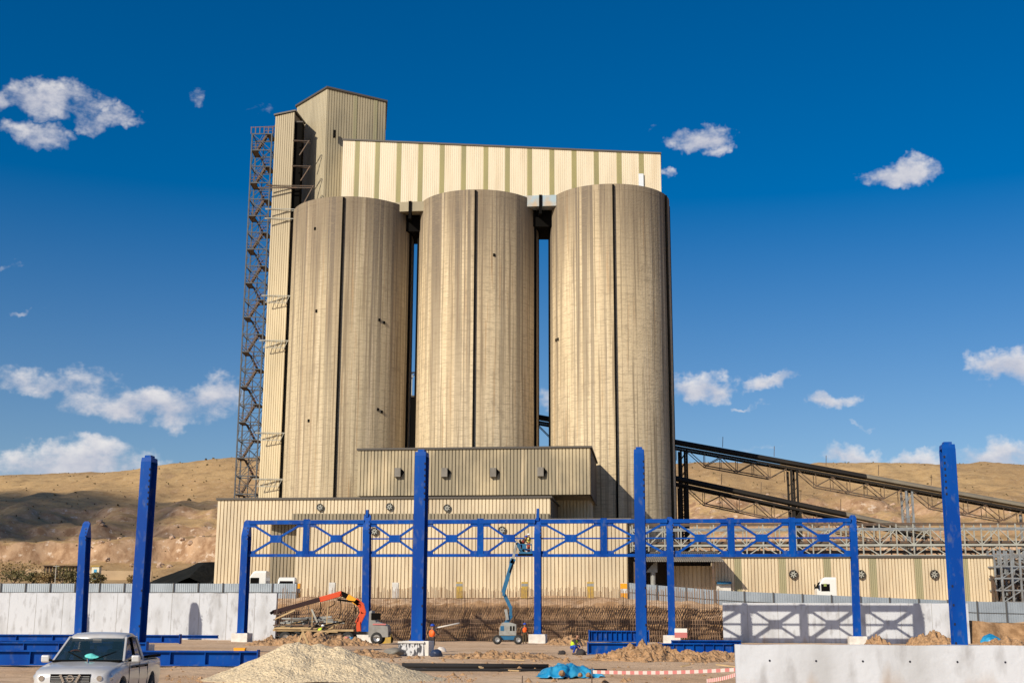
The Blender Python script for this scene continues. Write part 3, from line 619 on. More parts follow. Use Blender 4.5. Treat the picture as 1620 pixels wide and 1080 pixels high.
# loading bay right of annexe: roof sheet on posts, dark interior
a = PR(1000, 876, 160); b_ = PR(1136, 876, 160); fr = PR(1000, 888, 155.5)
t = thing('loading_bay', 'open loading bay with a grey ribbed canopy and dark interior, right of the annexe', 'building', (a.x, a.y, G0-.5))
m = MB(t.location)
n_ = 40
for i in range(n_):
    f0, f1 = i/n_, (i+.62)/n_
    A0 = Vector((a.x, a.y, a.z)).lerp(b_, f0); A1 = a.lerp(b_, f1); B0 = A0+Vector((0, -4.5, fr.z-a.z)); B1 = A1+Vector((0, -4.5, fr.z-a.z))
    m.hexa([B0, B1, A1, A0]+[p+Vector((0, 0, .1)) for p in (B0, B1, A1, A0)])
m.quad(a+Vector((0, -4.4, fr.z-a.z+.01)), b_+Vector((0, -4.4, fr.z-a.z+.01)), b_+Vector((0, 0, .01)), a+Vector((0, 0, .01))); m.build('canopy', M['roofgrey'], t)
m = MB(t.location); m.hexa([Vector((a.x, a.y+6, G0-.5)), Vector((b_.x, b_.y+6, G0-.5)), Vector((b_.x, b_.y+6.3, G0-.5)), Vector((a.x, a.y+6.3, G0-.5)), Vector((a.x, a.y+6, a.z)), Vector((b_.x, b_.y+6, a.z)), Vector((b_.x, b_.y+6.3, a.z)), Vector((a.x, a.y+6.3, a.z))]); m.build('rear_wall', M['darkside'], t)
lowz = PR(1100, 916, 161).z; c0 = PR(1056, 900, 161)
m = MB(t.location); m.clad((c0.x, c0.y), (b_.x+.2, b_.y+1), G0-.5, lowz+1.6, None, .5, .1); m.build('low_wall', M['cream'], t)
m = MB(t.location); m.prism([(a.x, a.y), (b_.x, b_.y), (b_.x, b_.y+6.2), (a.x, a.y+6.2)], a.z+.12, a.z+.32); m.build('roof_slab', M['trim'], t)
m = MB(t.location); q = PR(1033, 905, 158); m.cyl((q.x, q.y, G0), (q.x, q.y, q.z), .3); m.hexa([q+Vector(p) for p in ((-.9, -.3, 0), (.5, -.3, 0), (.5, .3, 0), (-.9, .3, 0), (.3, -.3, 1.3), (.5, -.3, 1.3), (.5, .3, 1.3), (.3, .3, 1.3))]); m.build('filling_spout', M['liftgrey'], t)
for x in (1004, 1128):
    q = PR(x, 888, 155.8); m = MB(t.location); m.bar((q.x, q.y, G0-.5), (q.x, q.y, q.z), .25); m.build('post', M['rusty'], t)
# right shed
sst = [1167, 1237, 1308, 1380, 1452, 1525]
st_, A, B, dvs, bks, zs = strips_building('long_shed', 'long low cream shed with faded olive stripes behind the grey hoarding on the right', 'building', 160, 1131, 882, 1571, 882, 960, sst, 14, M['cream'], M['olive_pale'], .85, .38, zb=2.2)
for x in (1255, 1362, 1478): fan(st_, x, 908, 159.75, .48)
q = MB(st_.location); c = PR(1145, 931, 159.6); q.box(c-Vector((0, 0, 1.2)), (1.7, .2, 3.6)); d_ = q.build('door', M['white_block'], st_)
q = MB(st_.location); q.box(c+Vector((0, -.3, .7)), (1.7, .7, .3)); q.build('awning', M['liftblue'], d_)

# striped and plain bumper posts along the annexe
def bumper(px, y0, kind, label):
    a = PR(px, y0, 152.5); z0 = gz(a.x, a.y)-.2; H = a.z-z0; w = .74
    t = thing('bumper_post', label, 'bollard', (a.x, a.y, z0), group='square bumper posts along the annexe wall')
    mm = {'w': M['white_block'], 'm': M['mustard'], 's': M['white_block']}[kind]
    m = MB(t.location); m.box((a.x, a.y, z0+H/2), (w, w, H)); m.build('shaft', mm, t, bevel=.03)
    if kind == 's':
        for k in (0, 1): 
            m = MB(t.location); m.box((a.x, a.y, z0+H-.33-k*1.08), (w+.02, w+.02, .6)); m.build('stripe', M['amber'], t)
    if kind == 'm':
        m = MB(t.location); m.box((a.x, a.y, z0+H-.35), (w+.02, w+.02, .3)); m.build('worn_band', M['liftgrey'], t)
bumper(470, 922, 's', 'amber and white striped bumper post at the left end of the annexe')
bumper(526, 921, 'w', 'white bumper post behind the raised crane boom')
bumper(626, 921, 'w', 'white bumper post between the second short column and the second tall column')
bumper(727, 920, 'm', 'mustard bumper post just right of the second tall blue column')
bumper(830, 920, 'm', 'mustard bumper post just left of the middle truss column')
bumper(934, 920, 'm', 'mustard bumper post midway between middle truss column and third tall column')
bumper(987, 922, 's', 'amber and white striped bumper post at the right corner of the annexe')
# low kerb strip between
a = PR(470, 947, 151); b_ = PR(992, 947, 151)
m = MB((a.x, a.y, a.z-1)); m.bar(Vector((a.x, a.y, a.z-.5)), Vector((b_.x, b_.y, a.z-.5)), .4, 1.0); o = m.build('kerb', mat('grey_kerb', (.33, .30, .25), .9, var=(.2, .18, .15), vs=1, vamt=.6)); tag(o, kind='structure')

# ------------------------------------------------------------ conveyors
def conveyor(name, label, pts, Y0, supports, lens, shade_to, hc=15, ht=27):
    (xa, ya), (xb, yb_) = pts; A = P(xa, ya, Y0[0]); B = P(xb, yb_, Y0[1])
    t = thing(name, label, 'conveyor', (A.x, A.y, gz(A.x, A.y)), group='inclined belt conveyors on the right')
    Ln = (B-A).length; d = (B-A)/Ln; w = 2.4; side = Vector((-d.y, d.x, 0)).normalized()
    up = Vector((0, 0, 1)); rad = .6
    for (f0, f1, mm, nm) in ((0, shade_to, M['conveyor'], 'belt_cover'), (shade_to, 1, M['conveyor_lit'], 'belt_cover')):  # silo shadow painted as a dark first length of cover
        m = MB(t.location); rings = []
        for f in (f0, f1):
            c = A.lerp(B, f); rings.append([c+side*(math.cos(a_)*w/2)+up*(math.sin(a_)*rad-.75) for a_ in [math.pi*k/10 for k in range(11)]]+[c-side*w/2-up*.9, c+side*w/2-up*.9])
        m.loft(rings); m.build(nm, mm, t)
    m = MB(t.location)
    for s_ in (-1, 1): m.bar(A+side*s_*1.4-up*1.55, B+side*s_*1.4-up*1.5, .3, .34)
    m.build('walkway', M['conveyor'], t)
    m = MB(t.location); sp = 2.3
    brk = [0]+[((P(x, 700, (Y0[0]+Y0[1])/2).x-A.x)/(B.x-A.x)) for x in supports]+[1]
    for s_ in (-1, 1):
        for f0, f1 in zip(brk, brk[1:]):
            g0, g1 = f0+.012, f1-.012
            if g1-g0 < .02: continue
            n_ = max(2, round((g1-g0)*Ln/sp)//2*2); lo0 = None
            for i in range(n_):
                a_ = A.lerp(B, g0+(g1-g0)*i/n_)+side*s_*1.3-up*1.8; b2 = A.lerp(B, g0+(g1-g0)*(i+1)/n_)+side*s_*1.3-up*1.8
                dn = up*1.9
                if i % 2 == 0: m.bar(a_, b2-dn, .12); 
                else: m.bar(a_-dn, b2, .12)
                m.bar(b2, b2-dn, .09)
            m.bar(A.lerp(B, g0+(g1-g0)/n_)+side*s_*1.3-up*3.7, A.lerp(B, g1-(g1-g0)/n_)+side*s_*1.3-up*3.7, .18)
    m.build('truss', M['steel'] if False else M['rusty'], t)
    for i, x in enumerate(supports):
        f = (P(x, 700, (Y0[0]+Y0[1])/2).x-A.x)/(B.x-A.x); c = A.lerp(B, f)
        m = MB(t.location); z = gz(c.x, c.y)
        for s_ in (-1, 1):
            m.bar((c.x-.35, c.y+s_*1.3, z), (c.x-.35, c.y+s_*1.3, c.z-1.8), .3); m.bar((c.x+.6, c.y+s_*1.3, z), (c.x+.6, c.y+s_*1.3, c.z-1.8), .3)
            k = z
            while k < c.z-3: m.bar((c.x-.35, c.y+s_*1.3, k), (c.x+.6, c.y+s_*1.3, k+1.4), .1); k += 1.4
        m.build('support_trestle', M['conveyor'] if x < 1300 else M['steel'], t)
    for k in range(7):
        f = .18+.1*k; c = A.lerp(B, f); m = MB(t.location); m.bar(c, c+Vector((.1, 0, 1.7)), .08); m.build('lamp_pole', M['rusty'], t)
    return t
conveyor('belt_conveyor', 'upper inclined conveyor with an arched cover, painted dark where the silo shades it, leaving the right silo high over the hill', ((840, 652), (1660, 801)), (212, 206), [1080, 1250, 1424, 1603], 0, .655)
conveyor('belt_conveyor', 'lower inclined conveyor with an arched cover, painted dark in the silo shadow, beneath the longer upper one', ((845, 703), (1470, 836)), (204, 202), [1077, 1252], 0, .79)

# pipe gantry over the shed
def gantry():
    Y0 = 172; A = PR(1000, 828, Y0); B = PR(1660, 828, Y0)
    t = thing('pipe_gantry', 'long pale steel lattice gantry running above the low shed on the right', 'gantry', (A.x, A.y, 3))
    z = [PR(1300, y, Y0).z for y in (828, 836, 862, 872, 879)]
    dd = Vector((B.x-A.x, B.y-A.y, 0)); n_ = 25
    def at(f, zz, dy=0): return Vector((A.x+dd.x*f, A.y+dd.y*f+dy, zz))
    for k, (zz, w, mm) in enumerate(((z[0], .16, 'rusty'), (z[1], .2, 'steel'), (z[2], .26, 'palesteel'), (z[4], .26, 'palesteel'))):
        for dy in (0, 2.6):
            m = MB(t.location); m.bar(at(0, zz, dy), at(1, zz, dy), w); m.build('chord', M[mm], t)
    m = MB(t.location)
    for i in range(n_+1):
        f = i/n_
        for dy in (0, 2.6):
            m.bar(at(f, z[4], dy), at(f, z[0], dy), .15)
            if i < n_: m.bar(at(f, z[4] if i % 2 else z[2], dy), at(f+1/n_, z[2] if i % 2 else z[4], dy), .12); m.bar(at(f, z[2] if i % 2 else z[1], dy), at(f+1/n_, z[1] if i % 2 else z[2], dy), .11)
        m.bar(at(f, z[2]), at(f, z[2], 2.6), .12); m.bar(at(f, z[4]), at(f, z[4], 2.6), .12)
    m.build('lattice', M['palesteel'], t)
    for zz, r_, dy in ((z[2]+.35, .2, .7), (z[2]+.3, .16, 1.3), (z[2]+.4, .24, 2.0), (z[3], .2, 1.2)):
        m = MB(t.location); m.cyl(at(0, zz, dy), at(1, zz, dy), r_, n=8); m.build('pipe', M['pinkrail'] if r_ == .16 else M['rusty'], t)
    for x in (1128, 1300, 1460, 1612):
        q = PR(x, 828, Y0); g = gz(q.x, q.y)
        m = MB(t.location)
        for dy in (0, 2.6): m.bar((q.x, q.y+dy, g), (q.x, q.y+dy, z[4]), .3)
        m.build('leg', M['steel'], t)
gantry()
# steel rack tower at right edge
A = PR(1598, 868, 158); gx = A.x
t = thing('steel_rack', 'tangled steel rack tower with ladders at the right end of the low shed', 'steel frame', (gx, A.y, 2.5))
m = MB(t.location); zt = PR(1598, 868, 158).z; wds = [0, 1.2, 2.2, 4.3]
for dy in (0, 2, 4):
    for w_ in wds: m.bar((gx+w_-1.2, A.y+dy, 2.5), (gx+w_-1.2, A.y+dy, zt), .2)
    for k in range(6): m.bar((gx-2, A.y+dy, 3+k*1.35), (gx+4, A.y+dy, 3+k*1.35), .16)
    for k in range(5): m.bar((gx-1.2, A.y+dy, 3+k*1.35), (gx+1, A.y+dy, 4.35+k*1.35), .1); m.bar((gx+3, A.y+dy, 3+k*1.35), (gx+1, A.y+dy, 4.35+k*1.35), .1)
m.build('frame', M['steel'], t)
m = MB(t.location)
for k in range(34): x = gx-1.8+random.random()*5; y = A.y+.5+random.random()*3; z_ = 2.6+random.random()*4; m.bar((x, y, z_), (x+random.uniform(-.7, .7), y, z_+random.uniform(1, 3.4)), random.choice((.08, .12, .2)))
for k in range(10): x = gx-1.8+random.random()*4; z_ = 2.6+random.random()*5; m.bar((x, A.y+1, z_), (x+1.5, A.y+1, z_+.1), .25)
m.build('pipework', M['rusty'], t)
m = MB(t.location); m.prism([(gx-2.6, A.y+4.5), (gx+6, A.y+4.5), (gx+6, A.y+5), (gx-2.6, A.y+5)], 2.5, zt-1); m.build('backing_wall', M['darkside'], t)

# ------------------------------------------------------------ hoardings
def fence(x0, x1, Y0, topf, botf, step, label, n_posts=None):
    pts = []; x = x0
    while x <= x1+1: pts.append(x); x += step
    a = PR(x0, topf(x0), Y0); t = thing('sheet_hoarding', label, 'fence', (a.x, a.y, PR(x0, botf(x0), Y0).z), group='grey sheet hoardings around the pit')
    T = [(PR(x, topf(x), Y0), PR(x, botf(x), Y0)) for x in pts]
    m = MB(t.location)
    for (p, pb), (q, qb) in zip(T, T[1:]): m.clad(p, q, (pb.z, qb.z), p.z, q.z, .24, .035)
    m.build('panels', M['galv_sheet'], t)
    m = MB(t.location)
    for (p, pb), (q, qb) in zip(T, T[1:]):
        for f in (.45,): m.bar(Vector((p.x, p.y-.04, pb.z+(p.z-pb.z)*f)), Vector((q.x, q.y-.04, qb.z+(q.z-qb.z)*f)), .05, .06)
    m.build('rail', M['post'], t)
    for (p, pb) in T:
        m = MB(t.location); m.bar((p.x, p.y-.06, pb.z-.4), (p.x, p.y-.06, p.z+.06), .13); m.build('fence_post', M['post'], t)
    return t
fence(-76, 470, 139.5, lambda x: 922.5, lambda x: 948, 39, 'grey sheet hoarding along the top of the left white wall')
ty = lambda x: interp(x, [(990, 921), (1145, 934), (1545, 951), (1700, 954)]); by = lambda x: interp(x, [(990, 948), (1145, 962), (1545, 983), (1700, 987)])
fence(993, 1690, 139.5, ty, by, 46, 'grey sheet hoarding stepping down to the right before the low shed')

# ------------------------------------------------------------ retaining walls
def wall(x0, x1, ytop, Y0, label, th=.5, holes=False, ytop1=None, zb=-.3):
    A = PR(x0, ytop, Y0); B = PR(x1, ytop, Y0); dv = Vector((B.x-A.x, B.y-A.y, 0)).normalized(); bk = Vector((-dv.y, dv.x, 0))
    t = thing('concrete_wall', label, 'wall', (A.x, A.y, 0)); m = MB(t.location)
    a, b, c, d = A, B, B+bk*th, A+bk*th
    nseg = max(8, int((B-A).length/.5)); am = .035 if Y0 < 60 else .05
    m.loft([[q_+Vector((0, 0, zz-q_.z)) for q_, zz in ((A.lerp(B, k_/nseg), zb), (A.lerp(B, k_/nseg)+bk*th, zb), (A.lerp(B, k_/nseg)+bk*th, A.z+am*noise.fractal(Vector((k_*.4, 1, 2)), 1, 2, 4)), (A.lerp(B, k_/nseg), A.z+am*noise.fractal(Vector((k_*.4, 1, 7)), 1, 2, 4)))] for k_ in range(nseg+1)]); m.build('stem', M['whitewall'], t)
    L_ = (B-A).length
    k = 2.4
    while k < L_ and Y0 > 60:   # formwork joints
        q = MB(t.location); p = A+dv*k-bk*.004; q.box((p.x, p.y, (A.z+zb)/2), (.035, .02, A.z-zb-.05), math.atan2(dv.y, dv.x)); q.build('formwork_joint', mat_joint, t); k += 2.95
    return t, A, B, dv, bk
mat_joint = mat('joint_grey', (.33, .33, .32), .9)
wall(-60, 438, 937, 133.3, 'long white cast concrete retaining wall on the left behind the short column')
wall(1143, 1531, 953, 133.3, 'white cast concrete retaining wall on the right carrying the truss shadow')
# small return pier right of wall
a = PR(1538, 958, 133.8)
# foreground right wall
fwt, A, B, dv, bk = wall(1163, 1800, 1018.5, 36.5, 'low white concrete wall with a row of tie holes in the right foreground', th=.35, zb=-.6)
for k in range(9):
    for dz in (.42,):
        p = A+dv*(.9+k*1.22)-bk*.004; q = MB(fwt.location); q.lathe((p.x, p.y, A.z-dz), (-bk.x, -bk.y, 0), [(0, 0), (.006, .028)], 12); q.build('tie_hole', M['bolt'], fwt)

# rebar curtain
t = thing('rebar_wall', 'long rusty curtain of upright reinforcing bars in front of the earth bank', 'reinforcement', PR(441, 1010, 133.6))
A = PR(441, 1010, 133.6); B = PR(1142, 1010, 133.6); dv = Vector((B.x-A.x, B.y-A.y, 0)); n_ = 190
m = MB(t.location)
for row, off in ((0, 0), (1, .4)):
    for i in range(n_):
        f = (i+.5*row)/n_; x = A.x+dv.x*f; y = A.y+dv.y*f+off; tz = PR(800, 930+random.uniform(-3, 6), 133.6).z if f > .22 else PR(800, 938+random.uniform(-12, 8), 133.6).z
        lx = random.uniform(-.05, .05)
        m.bar((x, y, -.1), (x+lx, y, tz), .045)
o = m.build('upright_bars', M['rebar'], t); o['kind'] = 'stuff'
for k in range(9):
    for off in (0, .4):
        z_ = .25+k*.38; m = MB(t.location); m.bar((A.x, A.y+off, z_), (B.x, B.y+off, z_), .03); m.build('tie_bar', M['rebar'], t)

# ------------------------------------------------------------ blue columns
YAW = -R(8)
def column(px_b, px_t, ytop, Y0, front, depth, label, group, plinth=True, zb=.75, stub=None, taper=True, holes=False, name='steel_column'):
    b = PR(px_b, 1003, Y0); tp = PR(px_t, ytop, Y0)
    g = gz(b.x, b.y)
    t = thing(name, label, 'column', (b.x, b.y, g), group=group)
    lean = tp.x-b.x; z0 = g+zb; z1 = tp.z; O = t.location
    ca, sa = math.cos(YAW), math.sin(YAW)
    def ring(z, w0, d0, back_off=0):
        f = (z-z0)/(z1-z0); cx_ = b.x+lean*f; cy_ = b.y
        return [(cx_+x*ca-y*sa, cy_+x*sa+y*ca, z) for x, y in ((-w0/2, -d0/2+back_off), (w0/2, -d0/2+back_off), (w0/2, d0/2), (-w0/2, d0/2))]
    m = MB(O)
    zh = z1-1.55 if taper else z1-.35
    def plate(y0, y1, xw, za, zc):
        return [[(b.x+lean*((z-z0)/(z1-z0))+x*ca-y*sa, b.y+x*sa+y*ca, z) for x, y in ((-xw, y0), (xw, y0), (xw, y1), (-xw, y1))] for z in (za, zc)]
    m.loft(plate(-depth/2, -depth/2+.07, front/2, z0, zh)); body = m.build('front_flange', M['blue'], t)
    m = MB(O); m.loft(plate(depth/2-.07, depth/2, front/2, z0, zh)); m.build('rear_flange', M['blue'], t)
    m = MB(O); m.loft(plate(-depth/2+.07, depth/2-.07, .03, z0, zh)); m.build('web', M['blue'], t)
    m = MB(O)
    if taper: m.loft([ring(z1-1.545, front, depth), ring(z1-.2, front, depth*.55, depth*.40), ring(z1, front*.55, depth*.5, depth*.4)])
    else: m.loft([ring(z1-.345, front*.98, depth*.98), ring(z1-.1, front*.95, depth*.92), ring(z1-.09, front*.6, depth*.6), ring(z1+.05, front*.6, depth*.6)])
    if False: m.loft([ring(z0, front, depth), ring(z1-1.55, front, depth), ring(z1-.2, front, depth*.55, depth*.40), ring(z1, front*.55, depth*.5, depth*.4)])
    m.build('head', M['blue'], t)
    # recessed web slot seen on the right face, with bolt holes
    m = MB(O); w0 = front
    for k in range(14 if not taper else 4):
        z = z1-.8-k*(.34 if k < 7 else 1.0); 
        if z < z0+.5: break
        f = (z-z0)/(z1-z0); cx_ = b.x+lean*f; xx = w0/2-.04 if not holes else -w0/2+.09; yy = -depth/2+.02 if not holes else -depth/2-.0
        m.box((cx_+xx*ca-yy*sa, b.y+xx*sa+yy*ca, z), (.06 if not holes else .09, .1 if not holes else .05, .12), YAW)
    m.build('bolt_hole', M['bolt'], t)
    if stub:
        s = PR(px_t, stub, Y0); m = MB(O); m.box((tp.x, tp.y+.1, (s.z+z1-.3)/2), (front*.38, .3, s.z-z1+.3), YAW); m.build('top_stub', M['blue'], t)
    m = MB(O); f = front
    m.box((b.x, b.y, z0+.03), (f+.18, depth+.18, .06), YAW); m.build('base_plate', M['blue'], t)
    if plinth:
        m = MB(O); w = 1.55 if Y0 > 100 else 1.5; m.box((b.x, b.y, g+zb/2-.15), (w, w, zb+.3), YAW); m.build('plinth', M['white_block'], t, bevel=.02)
    return t, b, tp
FR = 'tall tapered steel columns of the front row'; BR = 'shorter steel columns carrying the truss row'
column(218, 237, 722, 74.2, .62, 1.0, 'leftmost tall blue column, standing over the stacked blue girders', FR, zb=.5, taper=False)
c2 = column(662, 668, 713, 74.2, .64, 1.0, 'second tall blue column, on a printed plinth beside the gravel heap', FR, zb=.78, taper=False)
column(1015, 1011, 709, 74.2, .58, .95, 'third tall blue column, rising behind the crumbly soil heap', FR, zb=.45, taper=False)
column(1517, 1498, 701, 74.2, .72, .9, 'rightmost tall blue column with bolt holes, behind the foreground wall', FR, zb=.3, taper=False, holes=True)
column(127, 136, 824, 122, .72, 1.15, 'short blue column standing alone by the left white wall', BR, zb=.6)
cols = [(383, 391, 822, 'short blue column at the left end of the truss row', None), (579, 581, 812, 'short blue column behind the loader crane truck, with a stub on top', 806), (851, 851, 818, 'short blue column beside the boom lift, with a stub on top', 804), (1063, 1059, 817, 'short blue column by the red and white sign, right of the third tall column', None), (1356, 1349, 814, 'short blue column at the right end of the truss row', None)]
for (xb, xt, yt, lb, stb) in cols: column(xb, xt, yt, 122, .62 if xb > 600 else .66, 1.05 if xb < 500 else .8, lb, BR, stub=stb, zb=.78)
# one more of the row, out of the frame on the left; its shadow falls on the wall beside the lone short column
column(-62, -52, 823, 122, .72, 1.15, 'short blue column outside the left edge of the picture', BR, zb=.6)

# printed formwork around the second tall column's plinth and soil skirt
b = c2[1]; g = gz(b.x, b.y)
t = thing('formwork_panel', 'printed black and white formwork board leaning on the plinth of the second tall column', 'board', (b.x-.35, b.y-.95, g-.1))
m = MB(t.location); m.hexa([(b.x-1.05, b.y-.95, g-.1), (b.x+.35, b.y-.95, g-.1), (b.x+.35, b.y-.9, g-.1), (b.x-1.05, b.y-.9, g-.1), (b.x-1.05, b.y-.85, g+.66), (b.x+.35, b.y-.85, g+.66), (b.x+.35, b.y-.8, g+.66), (b.x-1.05, b.y-.8, g+.66)]); m.build('board', M['formwork'], t)
m = MB(t.location); m.bar((b.x-1.07, b.y-.87, g+.71), (b.x+.38, b.y-.87, g+.71), .12, .1); m.build('top_rail', M['white_block'], t)

# ------------------------------------------------------------ lattice girders
xs_sp = [(391, 581, 2, False, 'first lattice girder from the left, without a middle bar'), (581, 851, 3, True, 'second lattice girder, passing behind the second tall column'), (851, 1060, 2, True, 'third lattice girder, between the boom lift column and the red sign column'), (1060, 1350, 3, True, 'fourth lattice girder, nearest the right end')]
def girder(x0, x1, n, mid, label):
    Y0 = 122; A = PR(x0, 826, Y0); B = PR(x1, 826, Y0); zt = PR((x0+x1)/2, 825.5-(x0+x1)/2*.0035+2, Y0).z; zbm = PR((x0+x1)/2, 878, Y0).z
    t = thing('lattice_girder', label, 'truss', (A.x, A.y, zbm-.15), group='blue lattice girders spanning the short columns'); O = t.location
    dv = Vector((B.x-A.x, B.y-A.y, 0)); A0 = Vector((A.x, A.y, 0)); 
    def at(f, z, dy=0): return A0+dv*f+Vector((0, dy, z))
    e = .25/dv.length
    m = MB(O); m.bar(at(e, zt), at(1-e, zt), .42, .36); m.build('top_chord', M['blue'], t)
    m = MB(O); m.bar(at(e, zbm), at(1-e, zbm), .42, .26); m.build('bottom_chord', M['blue'], t)
    zm = (zt+zbm)/2
    W = dv.length/n
    for i in range(n):
        f0, f1 = i/n, (i+1)/n; fm = (f0+f1)/2
        m = MB(O); g = at(fm, zm); a = math.atan2(dv.y, dv.x); m.box(g, (1.1, .34, .68), a); m.build('gusset_plate', M['blue'], t)
        for fa, za in ((f0, zt), (f1, zt), (f0, zbm), (f1, zbm)):
            s = 1 if fa == f1 else -1
            p = at(fa-s*.75/dv.length, za+(-.32 if za == zt else .3)); q = g+Vector((s*.5*math.cos(a), s*.5*math.sin(a), .25 if za == zt else -.25))
            m = MB(O); m.bar(p, q, .22, .2); br = m.build('diagonal_brace', M['blue'], t)
            m = MB(O); c_ = at(fa-s*.62/dv.length, za+(-.28 if za == zt else .25)); m.box(c_, (.62, .24, .34), a); m.build('corner_gusset', M['blue'], br)
        if mid:
            for (u, v) in ((f0, fm), (fm, f1)): 
                m = MB(O); m.bar(at(u+.2/dv.length, zm), at(v-.2/dv.length, zm), .14, .13); m.build('middle_bar', M['blue'], t)
        if i: 
            m = MB(O); m.bar(at(f0, zbm-.15), at(f0, zt+.28), .6, .4, up=(0, 1, 0)); m.build('vertical_post', M['blue'], t)
for s_ in xs_sp: girder(*s_)

# ------------------------------------------------------------ girders lying on the ground
def ibeam(m, p, q, h, w, tf=.06, tw=.05):
    p, q = Vector(p), Vector(q)
    m.bar(p+Vector((0, 0, h-tf/2)), q+Vector((0, 0, h-tf/2)), w, tf); m.bar(p+Vector((0, 0, tf/2)), q+Vector((0, 0, tf/2)), w, tf); m.bar(p+Vector((0, 0, h/2)), q+Vector((0, 0, h/2)), tw, h-2*tf)
def girder_on_ground(px0, px1, Y, ytop, ybot, label, group, stiff=6, endplate=True):
    a = P(px0, ybot, Y); b = P(px1, ybot, Y); zt = P((px0+px1)/2, ytop, Y).z; h = zt-a.z
    t = thing('steel_girder', label, 'girder', a, group=group); m = MB(t.location); b.z = a.z
    ibeam(m, a, b, h, .36); m.build('beam', M['blue'], t)
    for k in range(stiff): m = MB(t.location); f = (k+.5)/stiff; c = a.lerp(b, f); m.box((c.x, c.y, c.z+h/2), (.03, .33, h-.13)); m.build('stiffener', M['blue'], t)
    if endplate:
        for c in (a, b): m = MB(t.location); m.box((c.x, c.y, c.z+h/2), (.05, .5, h+.1)); m.build('end_plate', M['blue'], t)
    return t
LG = 'blue girders stacked on the ground at the left'
girder_on_ground(-60, 285, 80, 1003, 1015, 'short blue girder lying at the back of the left stack', LG)
girder_on_ground(-80, 120, 72, 1012, 1024, 'blue girder lying in the middle of the left stack, by the picture edge', LG)
girder_on_ground(-100, 232, 68, 1015, 1031, 'blue girder lying right behind the pickup cab', LG)
girder_on_ground(285, 345, 98, 1004, 1009, 'thin blue girder end lying before the left white wall', LG, 0, False)
girder_on_ground(-90, 408, 55, 1028, 1051, 'longest blue girder on the left, ending behind the gravel heap', LG, 9)
RG = 'blue girders stacked on the ground at the right'
girder_on_ground(932, 1026, 84, 997, 1014, 'blue girder end with stiffeners lying behind the third tall column', RG, 12)
girder_on_ground(930, 1012, 78, 1016, 1034, 'lower blue girder with dark web, left of the crumbly soil heap', RG, 0)
girder_on_ground(1042, 1168, 82, 1017, 1031, 'blue girder lying between the soil heap and the foreground wall', RG, 8)
girder_on_ground(1062, 1172, 86, 1012, 1018, 'thin blue girder lying behind the others at the foreground wall', RG, 0, False)

# ------------------------------------------------------------ heaps
def heap(name, label, cat, x, Y, wpx, dep, ytop, m_, seed, rough=.12, peak=0.0, flat=1.0, yb=None, group=None, lumps=1.2, res=96, prof=None):
    c = P(x, 1000, Y); hw = wpx/2/F*Y; g = gz(c.x, c.y)-.03 if yb is None else yb; H = P(x, ytop, Y).z-g
    nx, ny = res*2, res; vs = []; fs = []
    for j in range(ny+1):
        for i in range(nx+1):
            u = i/nx*2-1; v = j/ny*2-1; r = math.hypot(u, v)
            h = max(0, 1-math.hypot(u-peak*(1-abs(u)), v)) if prof is None else prof(u, v)
            z = H*min(1, h*flat) if prof is None else H*h
            X, Y_ = c.x+u*hw, c.y+v*dep/2
            k = min(1, z/H*4) if H else 0
            z += rough*H*k*noise.fractal(Vector((X/lumps+seed, Y_/lumps, seed)), 1, 2, 6)
            vs.append((X-c.x, Y_-c.y, z if h > 0.002 else -.15))
    for j in range(ny):
        for i in range(nx): a = j*(nx+1)+i; fs.append((a, a+1, a+nx+2, a+nx+1))
    me = bpy.data.meshes.new(name); me.from_pydata(vs, [], fs); me.materials.append(m_); o = bpy.data.objects.new(name, me); C.objects.link(o); o.location = (c.x, c.y, g)
    for p in me.polygons: p.use_smooth = True
    return tag(o, label, cat, group)
def gprof(u, v):
    # one broad ridge, steep on the left, with a long toe to the right
    d = lambda cu, cv, ru, rv: 1-math.hypot((u-cu)/ru, (v-cv)/rv)
    return max(0, d(-.22, 0, .72, 1.0), .93*d(-.06, .05, .95, 1.0), .80*d(.12, -.1, .88, .95)*1.0, .22*d(.55, 0, .5, .9), .35*d(-.6, 0, .4, .8))
heap('gravel_heap', 'pale limestone gravel heap with a long right slope in the left foreground', 'gravel', 515, 47, 372, 6.5, 1012, M['gravel'], 3, rough=.07, prof=gprof, lumps=.7, res=110)
def lumpy(u, v):
    e = 1-(u*u+v*v); return max(0, e)*(.55+.45*abs(noise.noise(Vector((u*4, v*2, 3))))*1.6) if e > 0 else 0
SG = 'heaps of brown excavated soil'
heap('soil_heap', 'highest crumbly brown soil heap, at the foot of the third tall column', 'soil', 1045, 66, 240, 5, 1017, M['soil'], 5, .35, prof=lambda u, v: max(0, 1-abs(u+.2)*1.15-abs(v)*.8, .55-abs(u-.35)*.9-abs(v)*.6), lumps=.35, group=SG)
heap('soil_heap', 'low brown soil ridge ending at the left side of the foreground wall', 'soil', 1130, 70, 150, 4, 1027, M['soil'], 6, .35, prof=lumpy, lumps=.35, group=SG)
heap('soil_heap', 'low brown soil spread beside the printed plinth', 'soil', 575, 71, 120, 4, 1026, M['soil'], 7, .4, prof=lumpy, lumps=.5, group=SG)
heap('soil_heap', 'brown soil ridge between the printed plinth and the tarpaulin', 'soil', 790, 70, 200, 4, 1029, M['soil'], 8, .5, prof=lumpy, lumps=.4, group=SG)
heap('soil_heap', 'brown soil ridge left of the crane truck by the end of the white wall', 'soil', 495, 106, 220, 6, 1000, M['soil'], 9, .4, prof=lumpy, lumps=.7, group=SG)
heap('soil_heap', 'low brown soil ridge just right of the boom lift column', 'soil', 900, 112, 80, 5, 1004, M['soil'], 10, .3, prof=lumpy, lumps=.6, group=SG)
